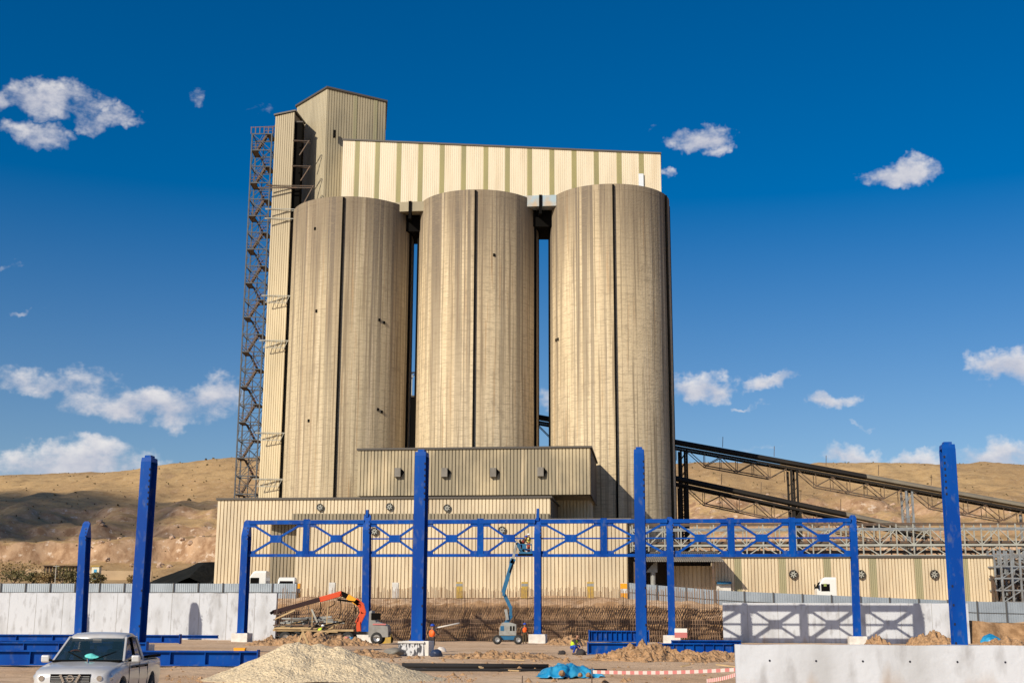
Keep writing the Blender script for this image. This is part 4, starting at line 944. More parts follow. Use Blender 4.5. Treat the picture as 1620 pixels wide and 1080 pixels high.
heap('soil_heap', 'small brown soil heap behind the foreground wall, right of the last short column', 'soil', 1388, 104, 44, 5, 1002, M['soil'], 11, .2, prof=lumpy, lumps=.6, group=SG)
heap('soil_heap', 'broad brown soil heap behind the foreground wall, left of the last tall column', 'soil', 1475, 104, 90, 6, 993, M['soil'], 12, .2, prof=lumpy, lumps=.6, group=SG)
heap('soil_heap', 'pale trampled soil ridge right of the last tall column', 'soil', 1590, 100, 110, 5, 1004, M['soil'], 13, .2, prof=lumpy, lumps=.6, group=SG)
cp = heap('coal_heap', 'long black coal heap at the foot of the left hill', 'coal', 325, 200, 210, 22, 884, M['coal'], 14, .05, prof=lambda u, v: max(0, min(.86, 1.02-abs(u+.02)*1.05-abs(v)*.8), min(1, 1.15-abs(u-.5)*1.5-abs(v)*.8)), lumps=4)
# clods of soil scattered over the site
cl = MB((0, 60, 0))
for k in range(420):
    x = random.uniform(-16, 13); y = random.uniform(44, 76); r = random.uniform(.04, .16)*(1 if random.random() < .85 else 1.7); z = gz(x, y)
    q = [Vector((x, y, z+r*.3))+Vector((math.cos(a)*r*random.uniform(.7, 1.1), math.sin(a)*r*random.uniform(.7, 1.1), -r*.4)) for a in [i*math.pi/3 for i in range(6)]]
    k0 = cl.pts(q+[(x+random.uniform(-.3, .3)*r, y+random.uniform(-.3, .3)*r, z+r*random.uniform(.5, .9))]); cl.f += [(k0+i, k0+(i+1) % 6, k0+6) for i in range(6)]
for k in range(500):
    a = random.uniform(0, 6.28); rr_ = random.uniform(.88, 1.35); c_ = P(515, 1000, 47); x = c_.x+math.cos(a)*4.1*rr_; y = 47+math.sin(a)*3.1*rr_; r_ = random.uniform(.012, .045); z = gz(x, y)
    k0 = cl.pts([(x-r_, y-r_, z), (x+r_, y-r_*.7, z), (x+r_*.6, y+r_, z), (x-r_*.8, y+r_*.7, z), (x, y, z+r_*1.3)]); cl.f += [(k0+i, k0+(i+1) % 4, k0+4) for i in range(4)]
tag(cl.build('soil_clods', M['soil']), 'scattered crumbs of soil over the building site', 'soil', kind='stuff')

# ------------------------------------------------------------ tarpaulin, pipe, tape, small things
c = P(901, 1065, 48.5); hw = 49/F*48.5; nx, ny = 60, 30; vs = []; fs = []
for j in range(ny+1):
    for i in range(nx+1):
        u, v = i/nx*2-1, j/ny*2-1
        e = max(abs(u)**3, abs(v)**2.5)
        h = .46*(1-e)*(.78+.22*math.cos(u*2.2+.6))*(1-.25*(u < -.5)*abs(u+.5))
        f = noise.fractal(Vector((u*3+4, v*1.6, 1)), 1, 2, 4); fold = .07*math.sin(u*16+3*f+v*2)*(.3+abs(v))
        vs.append((u*hw*(1+.05*math.sin(v*5)+.04*f), v*.95+.15*f+.1*math.sin(u*5), max(.0, h+.1*f*(1-e*.7)+fold*(1-.4*e))+.015))
for j in range(ny):
    for i in range(nx): a = j*(nx+1)+i; fs.append((a, a+1, a+nx+2, a+nx+1))
me = bpy.data.meshes.new('tarpaulin'); me.from_pydata(vs, [], fs); me.materials.append(M['tarp']); o = bpy.data.objects.new('tarpaulin', me); C.objects.link(o); o.location = (c.x, c.y, gz(c.x, c.y))
o.modifiers.new('s', 'SOLIDIFY').thickness = .01
for p in me.polygons: p.use_smooth = True
tag(o, 'crumpled bright blue tarpaulin draped over a pile in the foreground', 'tarpaulin')
for i, (x, y, r) in enumerate(((889, 1063, .12), (918, 1066, .09), (931, 1066, .10))):
    q = P(x, y, 47.4); m = MB(q); m.lathe(q-Vector((0, 0, r)), (0, 0, 1), [(0, r*.5), (r*.3, r), (r, r*.95), (r*1.6, r*.5), (r*1.7, 0)], 9); tag(m.build('stone', M['soil'], smooth=True), ('large brown stone pinning the left of the blue tarpaulin', 'smallest brown stone pinning the blue tarpaulin near its middle right', 'brown stone pinning the right end of the blue tarpaulin')[i], 'stone', 'stones weighting the tarpaulin')
for i, (x0, x1, y, Y, lb) in enumerate(((636, 868, 1049, 55, 'thick black plastic pipe lying behind the gravel heap'), (636, 960, 1053, 53, 'thinner black plastic pipe in front of the thicker one'))):
    a = P(x0, y, Y); b = P(x1, y-(0 if i else 0), Y); g = gz(a.x, a.y); r = .10-.04*i
    m = MB((a.x, a.y, g)); m.cyl((a.x, a.y, g+r), (b.x, b.y, gz(b.x, b.y)+r), r, n=12); tag(m.build('plastic_pipe', M['pipe'], smooth=True), lb, 'pipe', 'black plastic pipes on the ground')
def tape(p0, p1, sag, label):
    t = thing('barrier_tape', label, 'tape', (p0.x, p0.y, gz(p0.x, p0.y)), group='red and white barrier tapes'); n_ = 34
    mr1, mw = MB(t.location), MB(t.location)
    for i in range(n_):
        a = p0.lerp(p1, i/n_); b = p0.lerp(p1, (i+1)/n_); f = i/n_; g = (i+1)/n_; a.z -= sag*4*f*(1-f); b.z -= sag*4*g*(1-g); w = .055
        (mr1 if i % 2 else mw).hexa([a+Vector((0, -.002, -w)), b+Vector((0, -.002, -w)), b+Vector((0, .002, -w)), a+Vector((0, .002, -w)), a+Vector((0, -.002, w)), b+Vector((0, -.002, w)), b+Vector((0, .002, w)), a+Vector((0, .002, w))])
    mr1.build('red_band', M['tapered'], t); mw.build('white_band', M['tapewhite'], t)
tape(P(938, 1062, 44), P(1168, 1058, 42), .06, 'red and white barrier tape strung from the iron stake to the foreground wall')
tape(P(1118, 1076, 40), P(1170, 1064, 39), .04, 'short red and white barrier tape slanting up beside the foreground wall')
for x, y, lb, Y in ((936, 1055, 'thin iron stake holding the barrier tape', 44), (826, 1068, 'short iron stake left of the taped stake', 43)):
    q = P(x, y, Y); g = gz(q.x, q.y); m = MB((q.x, q.y, g)); m.cyl((q.x, q.y, g-.1), (q.x+.01, q.y, q.z), .018, n=8); tag(m.build('iron_stake', M['rusty'], smooth=True), lb, 'stake', 'iron stakes in the foreground')
# pallet and cage at the lower right
q = P(1143, 1074, 40.5); g = gz(q.x, q.y)
t = thing('wooden_pallet', 'broken brown timber pallet by the foreground wall', 'pallet', (q.x, q.y, g))
m = MB(t.location)
for k in range(3): m.box((q.x, q.y-.4+k*.4, g+.08), (1.1, .09, .1))
m.build('bearer', M['wood'], t)
for k in range(6): m = MB(t.location); m.box((q.x-.5+k*.2, q.y, g+.16), (.13, 1.0, .03), random.uniform(-.1, .1)); m.build('slat', M['wood'], t)
q = P(1040, 1079, 40.5); g = gz(q.x, q.y)
m = MB((q.x, q.y, g)); m.box((q.x, q.y, g+.1), (.32, .25, .2)); m.box((q.x, q.y, g+.22), (.36, .29, .04)); tag(m.build('small_crate', mat('purple_crate', (.08, .04, .08), .6)), 'small dark purple crate on the sand at the bottom edge', 'crate')
q = P(1100, 1079, 40); g = gz(q.x, q.y); m = MB((q.x, q.y, g))
for k in range(8): m.bar((q.x-.45+k*.13, q.y-.3, g+.03), (q.x-.45+k*.13, q.y+.3, g+.22), .015)
for k in range(3): m.bar((q.x-.5, q.y-.3+.3*k, g+.05+.08*k), (q.x+.5, q.y-.3+.3*k, g+.05+.08*k), .015)
tag(m.build('wire_mesh', M['steel']), 'bent sheet of welded wire mesh lying left of the broken pallet', 'mesh')
# yellow boxes, sign, bags
def crate(name, x, y, Y, w, h, d, mm, label, cat, group=None):
    q = P(x, y, Y); g = gz(q.x, q.y); t = thing(name, label, cat, (q.x, q.y, g), group=group)
    m = MB(t.location); m.box((q.x, q.y, g+h/2), (w, d, h)); m.build('body', mm, t, bevel=.03)
    m = MB(t.location); m.box((q.x, q.y, g+h+.02), (w*1.04, d*1.04, .05)); m.build('lid', mm, t)
    m = MB(t.location); m.box((q.x+w/2+.06, q.y, g+h*.4), (.12, d*.8, h*.6)); m.build('end_cap', M['black'], t); return t
crate('tool_box', 380, 1020, 74, .62, .36, .4, M['amber'], 'amber tool box on the sand behind the long blue girder', 'box')
crate('generator', 611, 1005, 119, .95, .8, .8, M['mustard'], 'mustard generator just right of the crane truck', 'machine')
q = P(1072, 1010, 117); g = gz(q.x, q.y); t = thing('site_sign', 'small white over red sign leaning by the short column', 'sign', (q.x, q.y, g))
for nm, za, zb_, mm in (('red_panel', .55, 1.0, M['tapered']), ('white_panel', 1.0, 1.35, M['truckwhite'])): m = MB(t.location); m.box((q.x+.3, q.y, g+(za+zb_)/2), (1.1, .05, zb_-za)); m.build(nm, mm, t)
m = MB(t.location); m.bar((q.x+.3, q.y+.05, g), (q.x+.3, q.y+.05, g+.9), .06); m.build('stand', M['post'], t)
def bag(x, y, Y, r, mm, label, nm='cloth_bundle', cat='bundle', sq=.8):
    q = P(x, y, Y); g = gz(q.x, q.y); b = bmesh.new(); bmesh.ops.create_icosphere(b, subdivisions=3, radius=r)
    for v in b.verts: v.co *= 1+.35*noise.fractal(v.co*2/r*.6+Vector((x, y, 0)), 1, 2, 3); v.co.z = max(v.co.z*sq, -r*.35)
    me = bpy.data.meshes.new(nm); b.to_mesh(me); b.free(); me.materials.append(mm); o = bpy.data.objects.new(nm, me); C.objects.link(o); o.location = (q.x, q.y, g+r*.34)
    for p in me.polygons: p.use_smooth = True
    return tag(o, label, cat)
bag(1566, 1008, 112, .85, M['tarp'], 'crumpled blue sheet at the foot of the bank on the far right')
bag(919, 1030, 76, .3, M['trouser'], 'dark bundle on the sand just right of the crouching worker')
bag(889, 1027, 80, .22, M['trouser'], 'small dark bag on the sand left of the crouching worker')
bag(623, 1032, 73, .55, M['roofgrey'], 'grey rumpled sack against the left of the printed plinth', sq=.5)
bag(690, 1034, 72, .32, mat('navy_sheet', (.02, .035, .08), .5), 'navy sheet bundle at the right of the printed plinth')
bag(699, 1015, 86, .3, M['cloth'], 'white bucket-sized sack beside the worker in the orange vest')
q = P(553, 1010, 105)
for x, mm, lb in ((549, M['tapered'], 'small red drum before the crane truck wheel'), (556, M['liftblue'], 'small blue drum before the crane truck wheel')):
    q = P(x, 1010, 106); g = gz(q.x, q.y); m = MB((q.x, q.y, g)); m.lathe((q.x, q.y, g), (0, 0, 1), [(0, 0), (0, .2), (.2, .22), (.21, .2), (.5, .2), (.52, .22), (.7, .2), (.7, 0)], 16); tag(m.build('paint_drum', mm), lb, 'drum', 'small drums by the crane truck')

# ------------------------------------------------------------ shrubs, far walls on the left
def shrub(x, y, Y, w, h, mm, label, n_=420, group='shrubs along the valley track on the left'):
    q = P(x, y, Y); g = gz(q.x, q.y); t = thing('shrub', label, 'shrub', (q.x, q.y, g), group=group); m = MB(t.location); tr = MB(t.location)
    for k in range(5):
        a = random.random()*6.28; tip = Vector((q.x+math.cos(a)*w*.3, q.y+math.sin(a)*w*.3, g+h*.7)); tr.cyl((q.x, q.y, g-.1), tip, .07, .02, n=5)
        for j in range(n_//5):
            d = Vector((random.gauss(0, 1), random.gauss(0, 1), random.gauss(0, 1))).normalized()*random.random()**.4
            p = Vector((q.x+math.cos(a)*w*.22+d.x*w*.34, q.y+math.sin(a)*w*.22+d.y*w*.34, g+h*.55+d.z*h*.45)); s = random.uniform(.12, .3)
            e1 = Vector((random.gauss(0, 1), random.gauss(0, 1), random.gauss(0, 1))).normalized()*s; e2 = e1.cross(Vector((random.random(), random.random(), random.random()))).normalized()*s*.6
            m.quad(p-e1, p+e2, p+e1, p-e2)
    m.build('foliage', mm, t, smooth='keep'); tr.build('stem', M['rusty'], t)
shrub(405/4.05*1.0, 915, 212, 5.5, 3.0, M['leaf'], 'round dark green shrub left of the short column')
shrub(22, 916, 218, 5, 2.3, M['leaf'], 'olive shrub at the left edge above the white wall')
shrub(52, 917, 214, 3.6, 1.9, M['leaf'], 'low green shrub second from the left edge')
shrub(76, 918, 210, 4.5, 1.9, M['drygrass'], 'straggly olive brown shrub beside the thin pole')
shrub(112, 918, 208, 3.2, 2.2, M['leaf'], 'dark round shrub just left of the short column')
shrub(148, 919, 206, 3.8, 2.1, M['leaf'], 'dark green shrub below the blue and white kiosk')
shrub(20, 900, 260, 14, 4.0, M['drygrass'], 'broad mound of dry yellow brush at the left edge', 700)
shrub(212, 919, 206, 2.4, 1.5, M['drygrass'], 'small dry brown shrub between the kiosk and the tall column')
for k, (x, sc) in enumerate(((1337, 1.0), (1347, .6), (1510, .7))):
    q = P(x, 740, 515); shrub(x, 740, 512, 5*sc, 3.2*sc, M['leaf'], ('dark bush on the crest of the right hill, the largest there', 'smaller dark bush next to the largest on the right crest', 'tiny dark bush on the right crest beside the last tall column')[k], 200, 'bushes on the right hill crest')
# far block wall, shed, kiosk, pole
q0 = P(40, 904, 262); q1 = P(240, 907, 258)
t = thing('block_wall', 'long low beige block wall at the foot of the left hill', 'wall', (q0.x, q0.y, gz(q0.x, q0.y)-1)); m = MB(t.location); zt = q0.z
n_ = 14
m.loft([[Vector((q0.x+(q1.x-q0.x)*i/n_, q0.y+(q1.y-q0.y)*i/n_+dy, z)) for dy, z in ((0, 8), (.4, 8), (.4, P(40+200*i/n_, 899+i*.35, 260).z), (0, P(40+200*i/n_, 899+i*.35, 260).z))] for i in range(n_+1)])
m.build('masonry', M['beige'], t)
q = P(95, 902, 250); t = thing('roadside_shed', 'long dark low shed with a row of openings before the beige block wall', 'shed', (q.x, q.y, gz(q.x, q.y)))
w = 50/F*250; H = P(95, 895, 250).z-gz(q.x, q.y)
m = MB(t.location); m.box((q.x, q.y+1, t.location.z+H/2), (w, 2, H)); m.build('wall', mat('dark_brown_boards', (.05, .03, .022), .8), t)
m = MB(t.location); m.box((q.x, q.y+.8, t.location.z+H+.06), (w+.4, 2.8, .12)); m.build('roof', M['rusty'], t)
for k in range(10): m = MB(t.location); m.box((q.x-w/2+.4+k*w/10, q.y-.03, t.location.z+H*.5), (.12, .06, H*.9)); m.build('post', M['wood'], t)
q = P(152, 912, 232); g = gz(q.x, q.y); t = thing('kiosk', 'tiny pale kiosk with a bright blue door by the green shrub', 'kiosk', (q.x, q.y, g))
m = MB(t.location); m.box((q.x, q.y, g+1.3), (1.3, 1.3, 2.6)); m.build('wall', mat('kiosk_white', (.65, .62, .5), .7), t)
m = MB(t.location); m.box((q.x, q.y-.67, g+1.15), (.5, .06, 1.9)); m.build('door', mat('kiosk_blue', (.03, .3, .55), .5), t)
m = MB(t.location); m.box((q.x, q.y, g+2.68), (1.7, 1.7, .14)); m.build('roof', M['mustard'], t)
q = P(87, 922, 205); g = gz(q.x, q.y); m = MB((q.x, q.y, g)); m.cyl((q.x, q.y, g-.3), (q.x, q.y, P(87, 893, 205).z), .09, .06, n=8); m.bar((q.x-.5, q.y, P(87, 895, 205).z), (q.x+.5, q.y, P(87, 895, 205).z), .07); tag(m.build('utility_pole', M['palesteel']), 'thin pale utility pole rising from the shrubs on the left', 'pole')
# boulders in the rock cut
for k in range(46):
    left = k < 28; x = random.uniform(150, 345) if left else random.uniform(1090, 1620); Y = random.uniform(335, 375); q = P(x, 850, Y); g = gz(q.x, q.y); r = random.uniform(.35, 1.0)
    b = bmesh.new(); bmesh.ops.create_icosphere(b, subdivisions=2, radius=r)
    for v in b.verts: v.co *= 1+.5*noise.noise(v.co/r*1.7+Vector((k*3, 0, 0))); v.co.z *= .75
    me = bpy.data.meshes.new('boulder'); b.to_mesh(me); b.free()
    if k == 0: rockm = mat('pink_limestone', (.50, .37, .27), .95, var=(.32, .2, .13), vs=.6, vamt=.7)
    me.materials.append(rockm); o = bpy.data.objects.new('boulder', me); C.objects.link(o); o.location = (q.x, q.y, g+r*.1)
    tag(o, 'pale pinkish boulder in the rock cut on the left hill' if left else 'pale pinkish boulder in the rock cut on the right hill', 'boulder', 'boulders in the left rock cut' if left else 'boulders in the right rock cut')

# scrub tufts on the hills, offcuts on the site
tu = MB((0, 400, 0))
for k in range(2000):
    x = random.uniform(-260, 260); y = random.uniform(255, 515)
    if abs(x) < 60 and y < 300: continue
    z = gz(x, y); r_ = random.uniform(.1, .33)*(1.8 if random.random() < .06 else 1)
    for j in range(4):
        a = random.random()*6.28; dx, dy = math.cos(a)*r_, math.sin(a)*r_; tu.quad((x-dx, y-dy, z-.05), (x+dx, y+dy, z-.05), (x+dx*.7+dy*.3, y+dy*.7-dx*.3, z+r_*random.uniform(.8, 1.3)), (x-dx*.7, y-dy*.7, z+r_*random.uniform(.7, 1.2)))
tag(tu.build('scrub', M['scrub'], smooth='keep'), 'low scrub tufts dotted over the dry hills', 'scrub', kind='stuff')
for k in range(12):
    x = random.uniform(-9, 11); y = random.uniform(52, 72); a = random.random()*3.14; l_ = random.uniform(.4, 1.3); z = gz(x, y)+.05
    m = MB((x, y, z-.05)); m.bar((x-math.cos(a)*l_/2, y-math.sin(a)*l_/2, z), (x+math.cos(a)*l_/2, y+math.sin(a)*l_/2, z+random.uniform(0, .08)), .11, .05); tag(m.build('timber_offcut', M['wood']), 'short timber offcut lying loose on the open sand', 'timber', 'timber offcuts on the sand')
# ------------------------------------------------------------ vehicles
def wheel(parent, x, y, r, w, z=None, side=1):
    z = r if z is None else z; m = MB()
    m.lathe((x, y-side*w/2, z), (0, side, 0), [(0, r*.55), (0, r*.93), (w*.12, r), (w*.88, r), (w, r*.93), (w, r*.6)], 28); o = m.build('wheel', M['tyre'], parent, smooth=True)
    m = MB(); m.lathe((x, y-side*w/2, z), (0, side, 0), [(w*.3, 0), (w*.75, r*.12), (w*.8, r*.25), (w*.7, r*.5), (w*.97, r*.6), (w*.6, r*.62)], 20); m.build('rim', M['rim'], o, smooth=True)
# pickup truck, local axes: x forward
q = P(163, 1000, 31.6); pk = thing('pickup_truck', 'silver double cab pickup truck driving towards the camera at the lower left', 'pickup truck', (q.x, q.y, gz(q.x, q.y)+.0), R(-87))
def ringbody(x, hw, zt, zb, crown=.03, sh=.08):
    z_m = zb+(zt-zb)*.5
    half = [(hw*.86, zb), (hw*.97, zb+.10), (hw, z_m), (hw*.985, zt-sh*1.7), (hw*.955, zt-sh*.6), (hw*.90, zt-.012), (hw*.6, zt+crown*.6), (0, zt+crown)]
    pts_ = [(x, -a, z) for a, z in half]+[(x, a, z) for a, z in half[::-1][1:]]
    return pts_
B_ = [(2.52, .66, .80, .42), (2.50, .74, .88, .36), (2.42, .81, .95, .34), (2.25, .86, .99, .33), (1.9, .895, 1.04, .32), (1.5, .905, 1.085, .32), (1.15, .91, 1.115, .32), (1.0, .91, 1.12, .32), (0, .915, 1.13, .32), (-.85, .915, 1.13, .32), (-.92, .915, 1.14, .34), (-2.3, .90, 1.14, .38), (-2.5, .88, 1.13, .42)]
m = MB(); m.loft([ringbody(*b) for b in B_])
body = m.build('body', M['car'], pk, smooth=True)
def cut(obj, cyls):
    bmj = MB()
    for p, q_, r in cyls: bmj.cyl(p, q_, r, n=32)
    cu = bmj.build('cutter', None, obj.parent); md = obj.modifiers.new('b', 'BOOLEAN'); md.object = cu; md.operation = 'DIFFERENCE'; md.solver = 'EXACT'
    dg = bpy.context.evaluated_depsgraph_get(); dg.update(); me = bpy.data.meshes.new_from_object(obj.evaluated_get(dg)); obj.modifiers.clear(); obj.data = me; bpy.data.objects.remove(cu)
cut(body, [((1.52, -1.2, .38), (1.52, -.62, .38), .44), ((1.52, .62, .38), (1.52, 1.2, .38), .44), ((-1.45, -1.2, .38), (-1.45, -.62, .38), .44), ((-1.45, .62, .38), (-1.45, 1.2, .38), .44)])
md = body.modifiers.new('e', 'EDGE_SPLIT'); md.split_angle = R(38)
for x in (1.52, -1.45):
    for s_ in (-1, 1): wheel(pk, x, s_*.80, .37, .24, side=s_)
# bed well
m = MB(); m.box((-1.7, 0, 1.158), (1.45, 1.5, .01)); m.build('bed_floor', M['black'], pk)
for s_ in (-1, 1): m = MB(); m.bar((-.95, s_*.84, 1.175), (-2.46, s_*.83, 1.175), .1, .06); m.build('bed_rail', M['black'], pk, bevel=.01)
# cabin: roof + pillars + glass
def V3(x, y, z): return Vector((x, y, z))
Wb, Wr = .80, .64; zb_, zr = 1.13, 1.64
ws_b, ws_r = 1.12, .38; rb_b, rb_r = -.84, -.58
m = MB(); rings = []
for x, z, hw in ((ws_r+.05, zr-.03, Wr-.03), (ws_r-.05, zr+.03, Wr), (.0, zr+.075, Wr+.01), (-.35, zr+.07, Wr+.01), (rb_r+.05, zr+.035, Wr), (rb_r-.04, zr-.02, Wr-.03)):
    rings.append([(x, -hw, z-.06), (x, -hw-.02, z-.02), (x, -hw+.05, z+.025), (x, -hw*.5, z+.045), (x, 0, z+.05), (x, hw*.5, z+.045), (x, hw-.05, z+.025), (x, hw+.02, z-.02), (x, hw, z-.06)])
m.loft(rings); m.build('roof', M['car'], pk, smooth=True)
for s_ in (-1, 1):
    for (x0_, x1_, w, nm) in ((ws_b, ws_r, .075, 'front_pillar'), (.0, -.02, .09, 'middle_pillar'), (rb_b+.02, rb_r, .12, 'rear_pillar')):
        m = MB(); m.bar((x0_, s_*Wb*.99, zb_-.02), (x1_, s_*Wr*1.01, zr), w, .05, up=(0, 1, 0)); m.build(nm, M['black'] if nm == 'middle_pillar' else M['car'], pk, bevel=.01)
    m = MB(); k = s_*1
    m.quad((ws_b-.1, k*(Wb-.02), zb_), (.03, k*(Wb-.02), zb_), (.01, k*(Wr+.01), zr-.02), (ws_r-.05, k*(Wr+.01), zr-.02)); m.build('side_window', M['glass'], pk)
    m = MB(); m.quad((-.03, k*(Wb-.02), zb_), (rb_b+.08, k*(Wb-.02), zb_), (rb_r+.03, k*(Wr+.01), zr-.02), (-.03, k*(Wr+.01), zr-.02)); m.build('side_window', M['glass'], pk)
    # mirror
    m = MB(); m.box((.93, s_*1.02, 1.17), (.12, .2, .17)); mi = m.build('mirror', M['car'], pk, bevel=.04); m = MB(); m.bar((.97, s_*.86, 1.13), (.95, s_*.96, 1.15), .05); m.build('mirror_arm', M['black'], mi)
    # lights
    m = MB(); c = V3(2.36, s_*.66, .80)
    m.lathe(c-V3(.12, 0, 0), (1, s_*.35, .15), [(0, .16), (.10, .155), (.16, .12), (.19, .06), (.195, 0)], 18); hl = m.build('headlight', M['lamp'], pk, smooth=True)
    for v in hl.data.vertices: v.co.z = c.z+(v.co.z-c.z)*.85; v.co.y = c.y+(v.co.y-c.y)*1.15
    m = MB(); m.cyl((2.44, s_*.62, .8), (2.535, s_*.62, .8), .06, n=14); m.build('lamp_bulb', M['chrome'], hl)
    m = MB(); m.box((-2.5, s_*.78, .95), (.05, .14, .28)); m.build('tail_light', M['tapered'], pk)
    for x in (.62, -.3): m = MB(); m.box((x-.3, s_*.925, .98), (.16, .03, .035)); m.build('door_handle', M['black'], pk)
    for x in (1.0, .0, -.88): m = MB(); m.box((x, s_*.909, .75), (.012, .012, .66)); m.build('door_seam', M['black'], pk)
    m = MB(); m.box((0, s_*.914, .99), (1.6, .008, .06)); m.build('side_decal', mat('decal', (.25, .16, .12), .5) if s_ < 0 else M['rusty'], pk)
m = MB(); m.quad((ws_b+.01, -Wb+.03, zb_), (ws_b+.01, Wb-.03, zb_), (ws_r+.04, Wr-.02, zr-.01), (ws_r+.04, -Wr+.02, zr-.01)); m.build('windscreen', M['glass'], pk)
m = MB(); m.quad((rb_b, -Wb+.03, zb_), (rb_b, Wb-.03, zb_), (rb_r, Wr-.02, zr-.02), (rb_r, -Wr+.02, zr-.02)); m.build('rear_window', M['glass'], pk)
m = MB(); m.box((1.1, 0, 1.125), (.5, 1.5, .05)); m.build('dashboard', M['black'], pk)
for s_ in (-1, 1): m = MB(); m.box((.1, s_*.38, 1.1), (.18, .46, .55)); m.box((.08, s_*.38, 1.45), (.1, .24, .2)); m.build('seat', M['seat'], pk, bevel=.05)
m = MB(); m.lathe((.75, -.38, 1.2), (-.85, 0, .5), [(-.02, .19), (0, .21), (.02, .19), (0, .17), (-.02, .19)], 24); m.build('steering_wheel', M['seat'], pk)
m = MB(); m.box((.46, .0, 1.56), (.04, .2, .07)); m.build('rear_view_mirror', M['cloth'], pk)
tc_ = thing('dash_cloth', 'crumpled turquoise cloth on the pickup dashboard behind the windscreen', 'cloth', pk.matrix_basis @ V3(.92, .02, 1.15), R(-87))
b = bmesh.new(); bmesh.ops.create_icosphere(b, subdivisions=3, radius=.17)
for v in b.verts: v.co *= 1+.3*noise.noise(v.co*9); v.co.z = max(0, v.co.z*.8); v.co.y *= 1.35
me = bpy.data.meshes.new('cloth'); b.to_mesh(me); b.free(); me.materials.append(M['turq']); o = bpy.data.objects.new('fabric', me); C.objects.link(o); o.parent = tc_
m = MB(); m.box((2.475, 0, .80), (.10, .86, .18)); gr = m.build('grille', M['black'], pk)
for z in (.745, .79, .835): m = MB(); m.box((2.53, 0, z), (.012, .82, .014)); m.build('grille_bar', M['rim'], gr)
for y in (-.17, .17): m = MB(); m.bar((2.54, y*1.25, .88), (2.54, y*.75, .72), .05, .08, up=(1, 0, 0)); m.build('chrome_strut', M['chrome'], gr)
m = MB(); m.lathe((2.535, 0, .80), (1, 0, 0), [(0, .075), (.02, .075), (.02, .055), (0, .055)], 24); m.bar((2.55, -.09, .80), (2.55, .09, .80), .02, .03); m.build('badge', M['chrome'], gr)
m = MB(); m.loft([[(2.34+.24*(1-(y/.86)**4*.7), y, z) for z in (.34, .64)]+[(2.2, y, z) for z in (.64, .34)] for y in (-.88, -.7, -.4, 0, .4, .7, .88)]); m.build('front_bumper', M['car'], pk, bevel=.02)
m = MB(); m.box((2.60, 0, .49), (.02, .52, .11)); m.build('number_plate', M['white_block'], pk)
m = MB(); m.bar((1.62, .12, 1.105), (1.60, .10, 1.19), .025, .04); m.build('hood_ornament', M['chrome'], pk)
for s_ in (-1, 1): m = MB(); m.bar((1.13, s_*.1, 1.155), (.85, s_*.55, 1.33), .012, .02); m.build('wiper', M['black'], pk)

# white lorry cabs on the road
def lorry(px, ytop, Y, label, cargo=True, left=True, rot=0, vis='white'):
    q = P(px, ytop, Y); g = gz(q.x, q.y)+.1; t = thing('lorry', label, 'lorry', (q.x, q.y, g), rot, 'white lorries on the road behind the hoarding')
    H = q.z-g; H = max(2.9, min(4.0, H))
    m = MB(); m.loft([[(x, -1.2, z), (x, -1.25, z+.1), (x, -1.25, zt-.2), (x, -1.1, zt), (x, 1.1, zt), (x, 1.25, zt-.2), (x, 1.25, z+.1), (x, 1.2, z)] for x, z, zt in ((1.15, .6, 1.7), (1.1, .6, 1.9), (.7, .6, H-.5), (.45, .6, H-.12), (.2, .6, H), (-1.0, .6, H))]); m.build('cab', M['truckwhite'], t, bevel=.04)
    for s_ in (-1, 1):
        m = MB(); m.box((.22, s_*1.262, H-1.15), (.95, .03, .8)); m.build('side_window', M['black'], t)
        m = MB(); m.box((1.05, s_*1.45, H-1.0), (.15, .12, .6)); m.build('mirror', M['black'], t)
        wheel(t, .2, s_*1.05, .5, .3, side=s_)
        for x in (-1.9, -2.9): wheel(t, x, s_*1.05, .5, .3, side=s_)
    m = MB(); m.quad((1.115, -1.0, 1.95), (1.115, 1.0, 1.95), (.72, .95, H-.52), (.72, -.95, H-.52)); m.build('windscreen', M['black'], t)
    m = MB(); m.box((-1.4, 0, .75), (4.0, .9, .25)); m.build('chassis', M['post'], t)
    return t
lr = lorry(1306, 913, 149, 'white lorry tractor unit behind the hoarding, before the low shed on the right', rot=math.pi-R(6))
m = MB(); m.box((.25, 1.285, 2.28), (.3, .02, .3)); m.build('driver_vest', mat('dull_lime', (.25, .3, .08), .8), lr)
lorry(410, 907, 146, 'white lorry cab showing above the hoarding behind the left end of the truss', rot=math.pi)
l3 = lorry(455, 908, 152.5, 'white lorry facing the camera beside the striped post left of the annexe', rot=R(-90)); l3.scale = (.8, .8, .82)

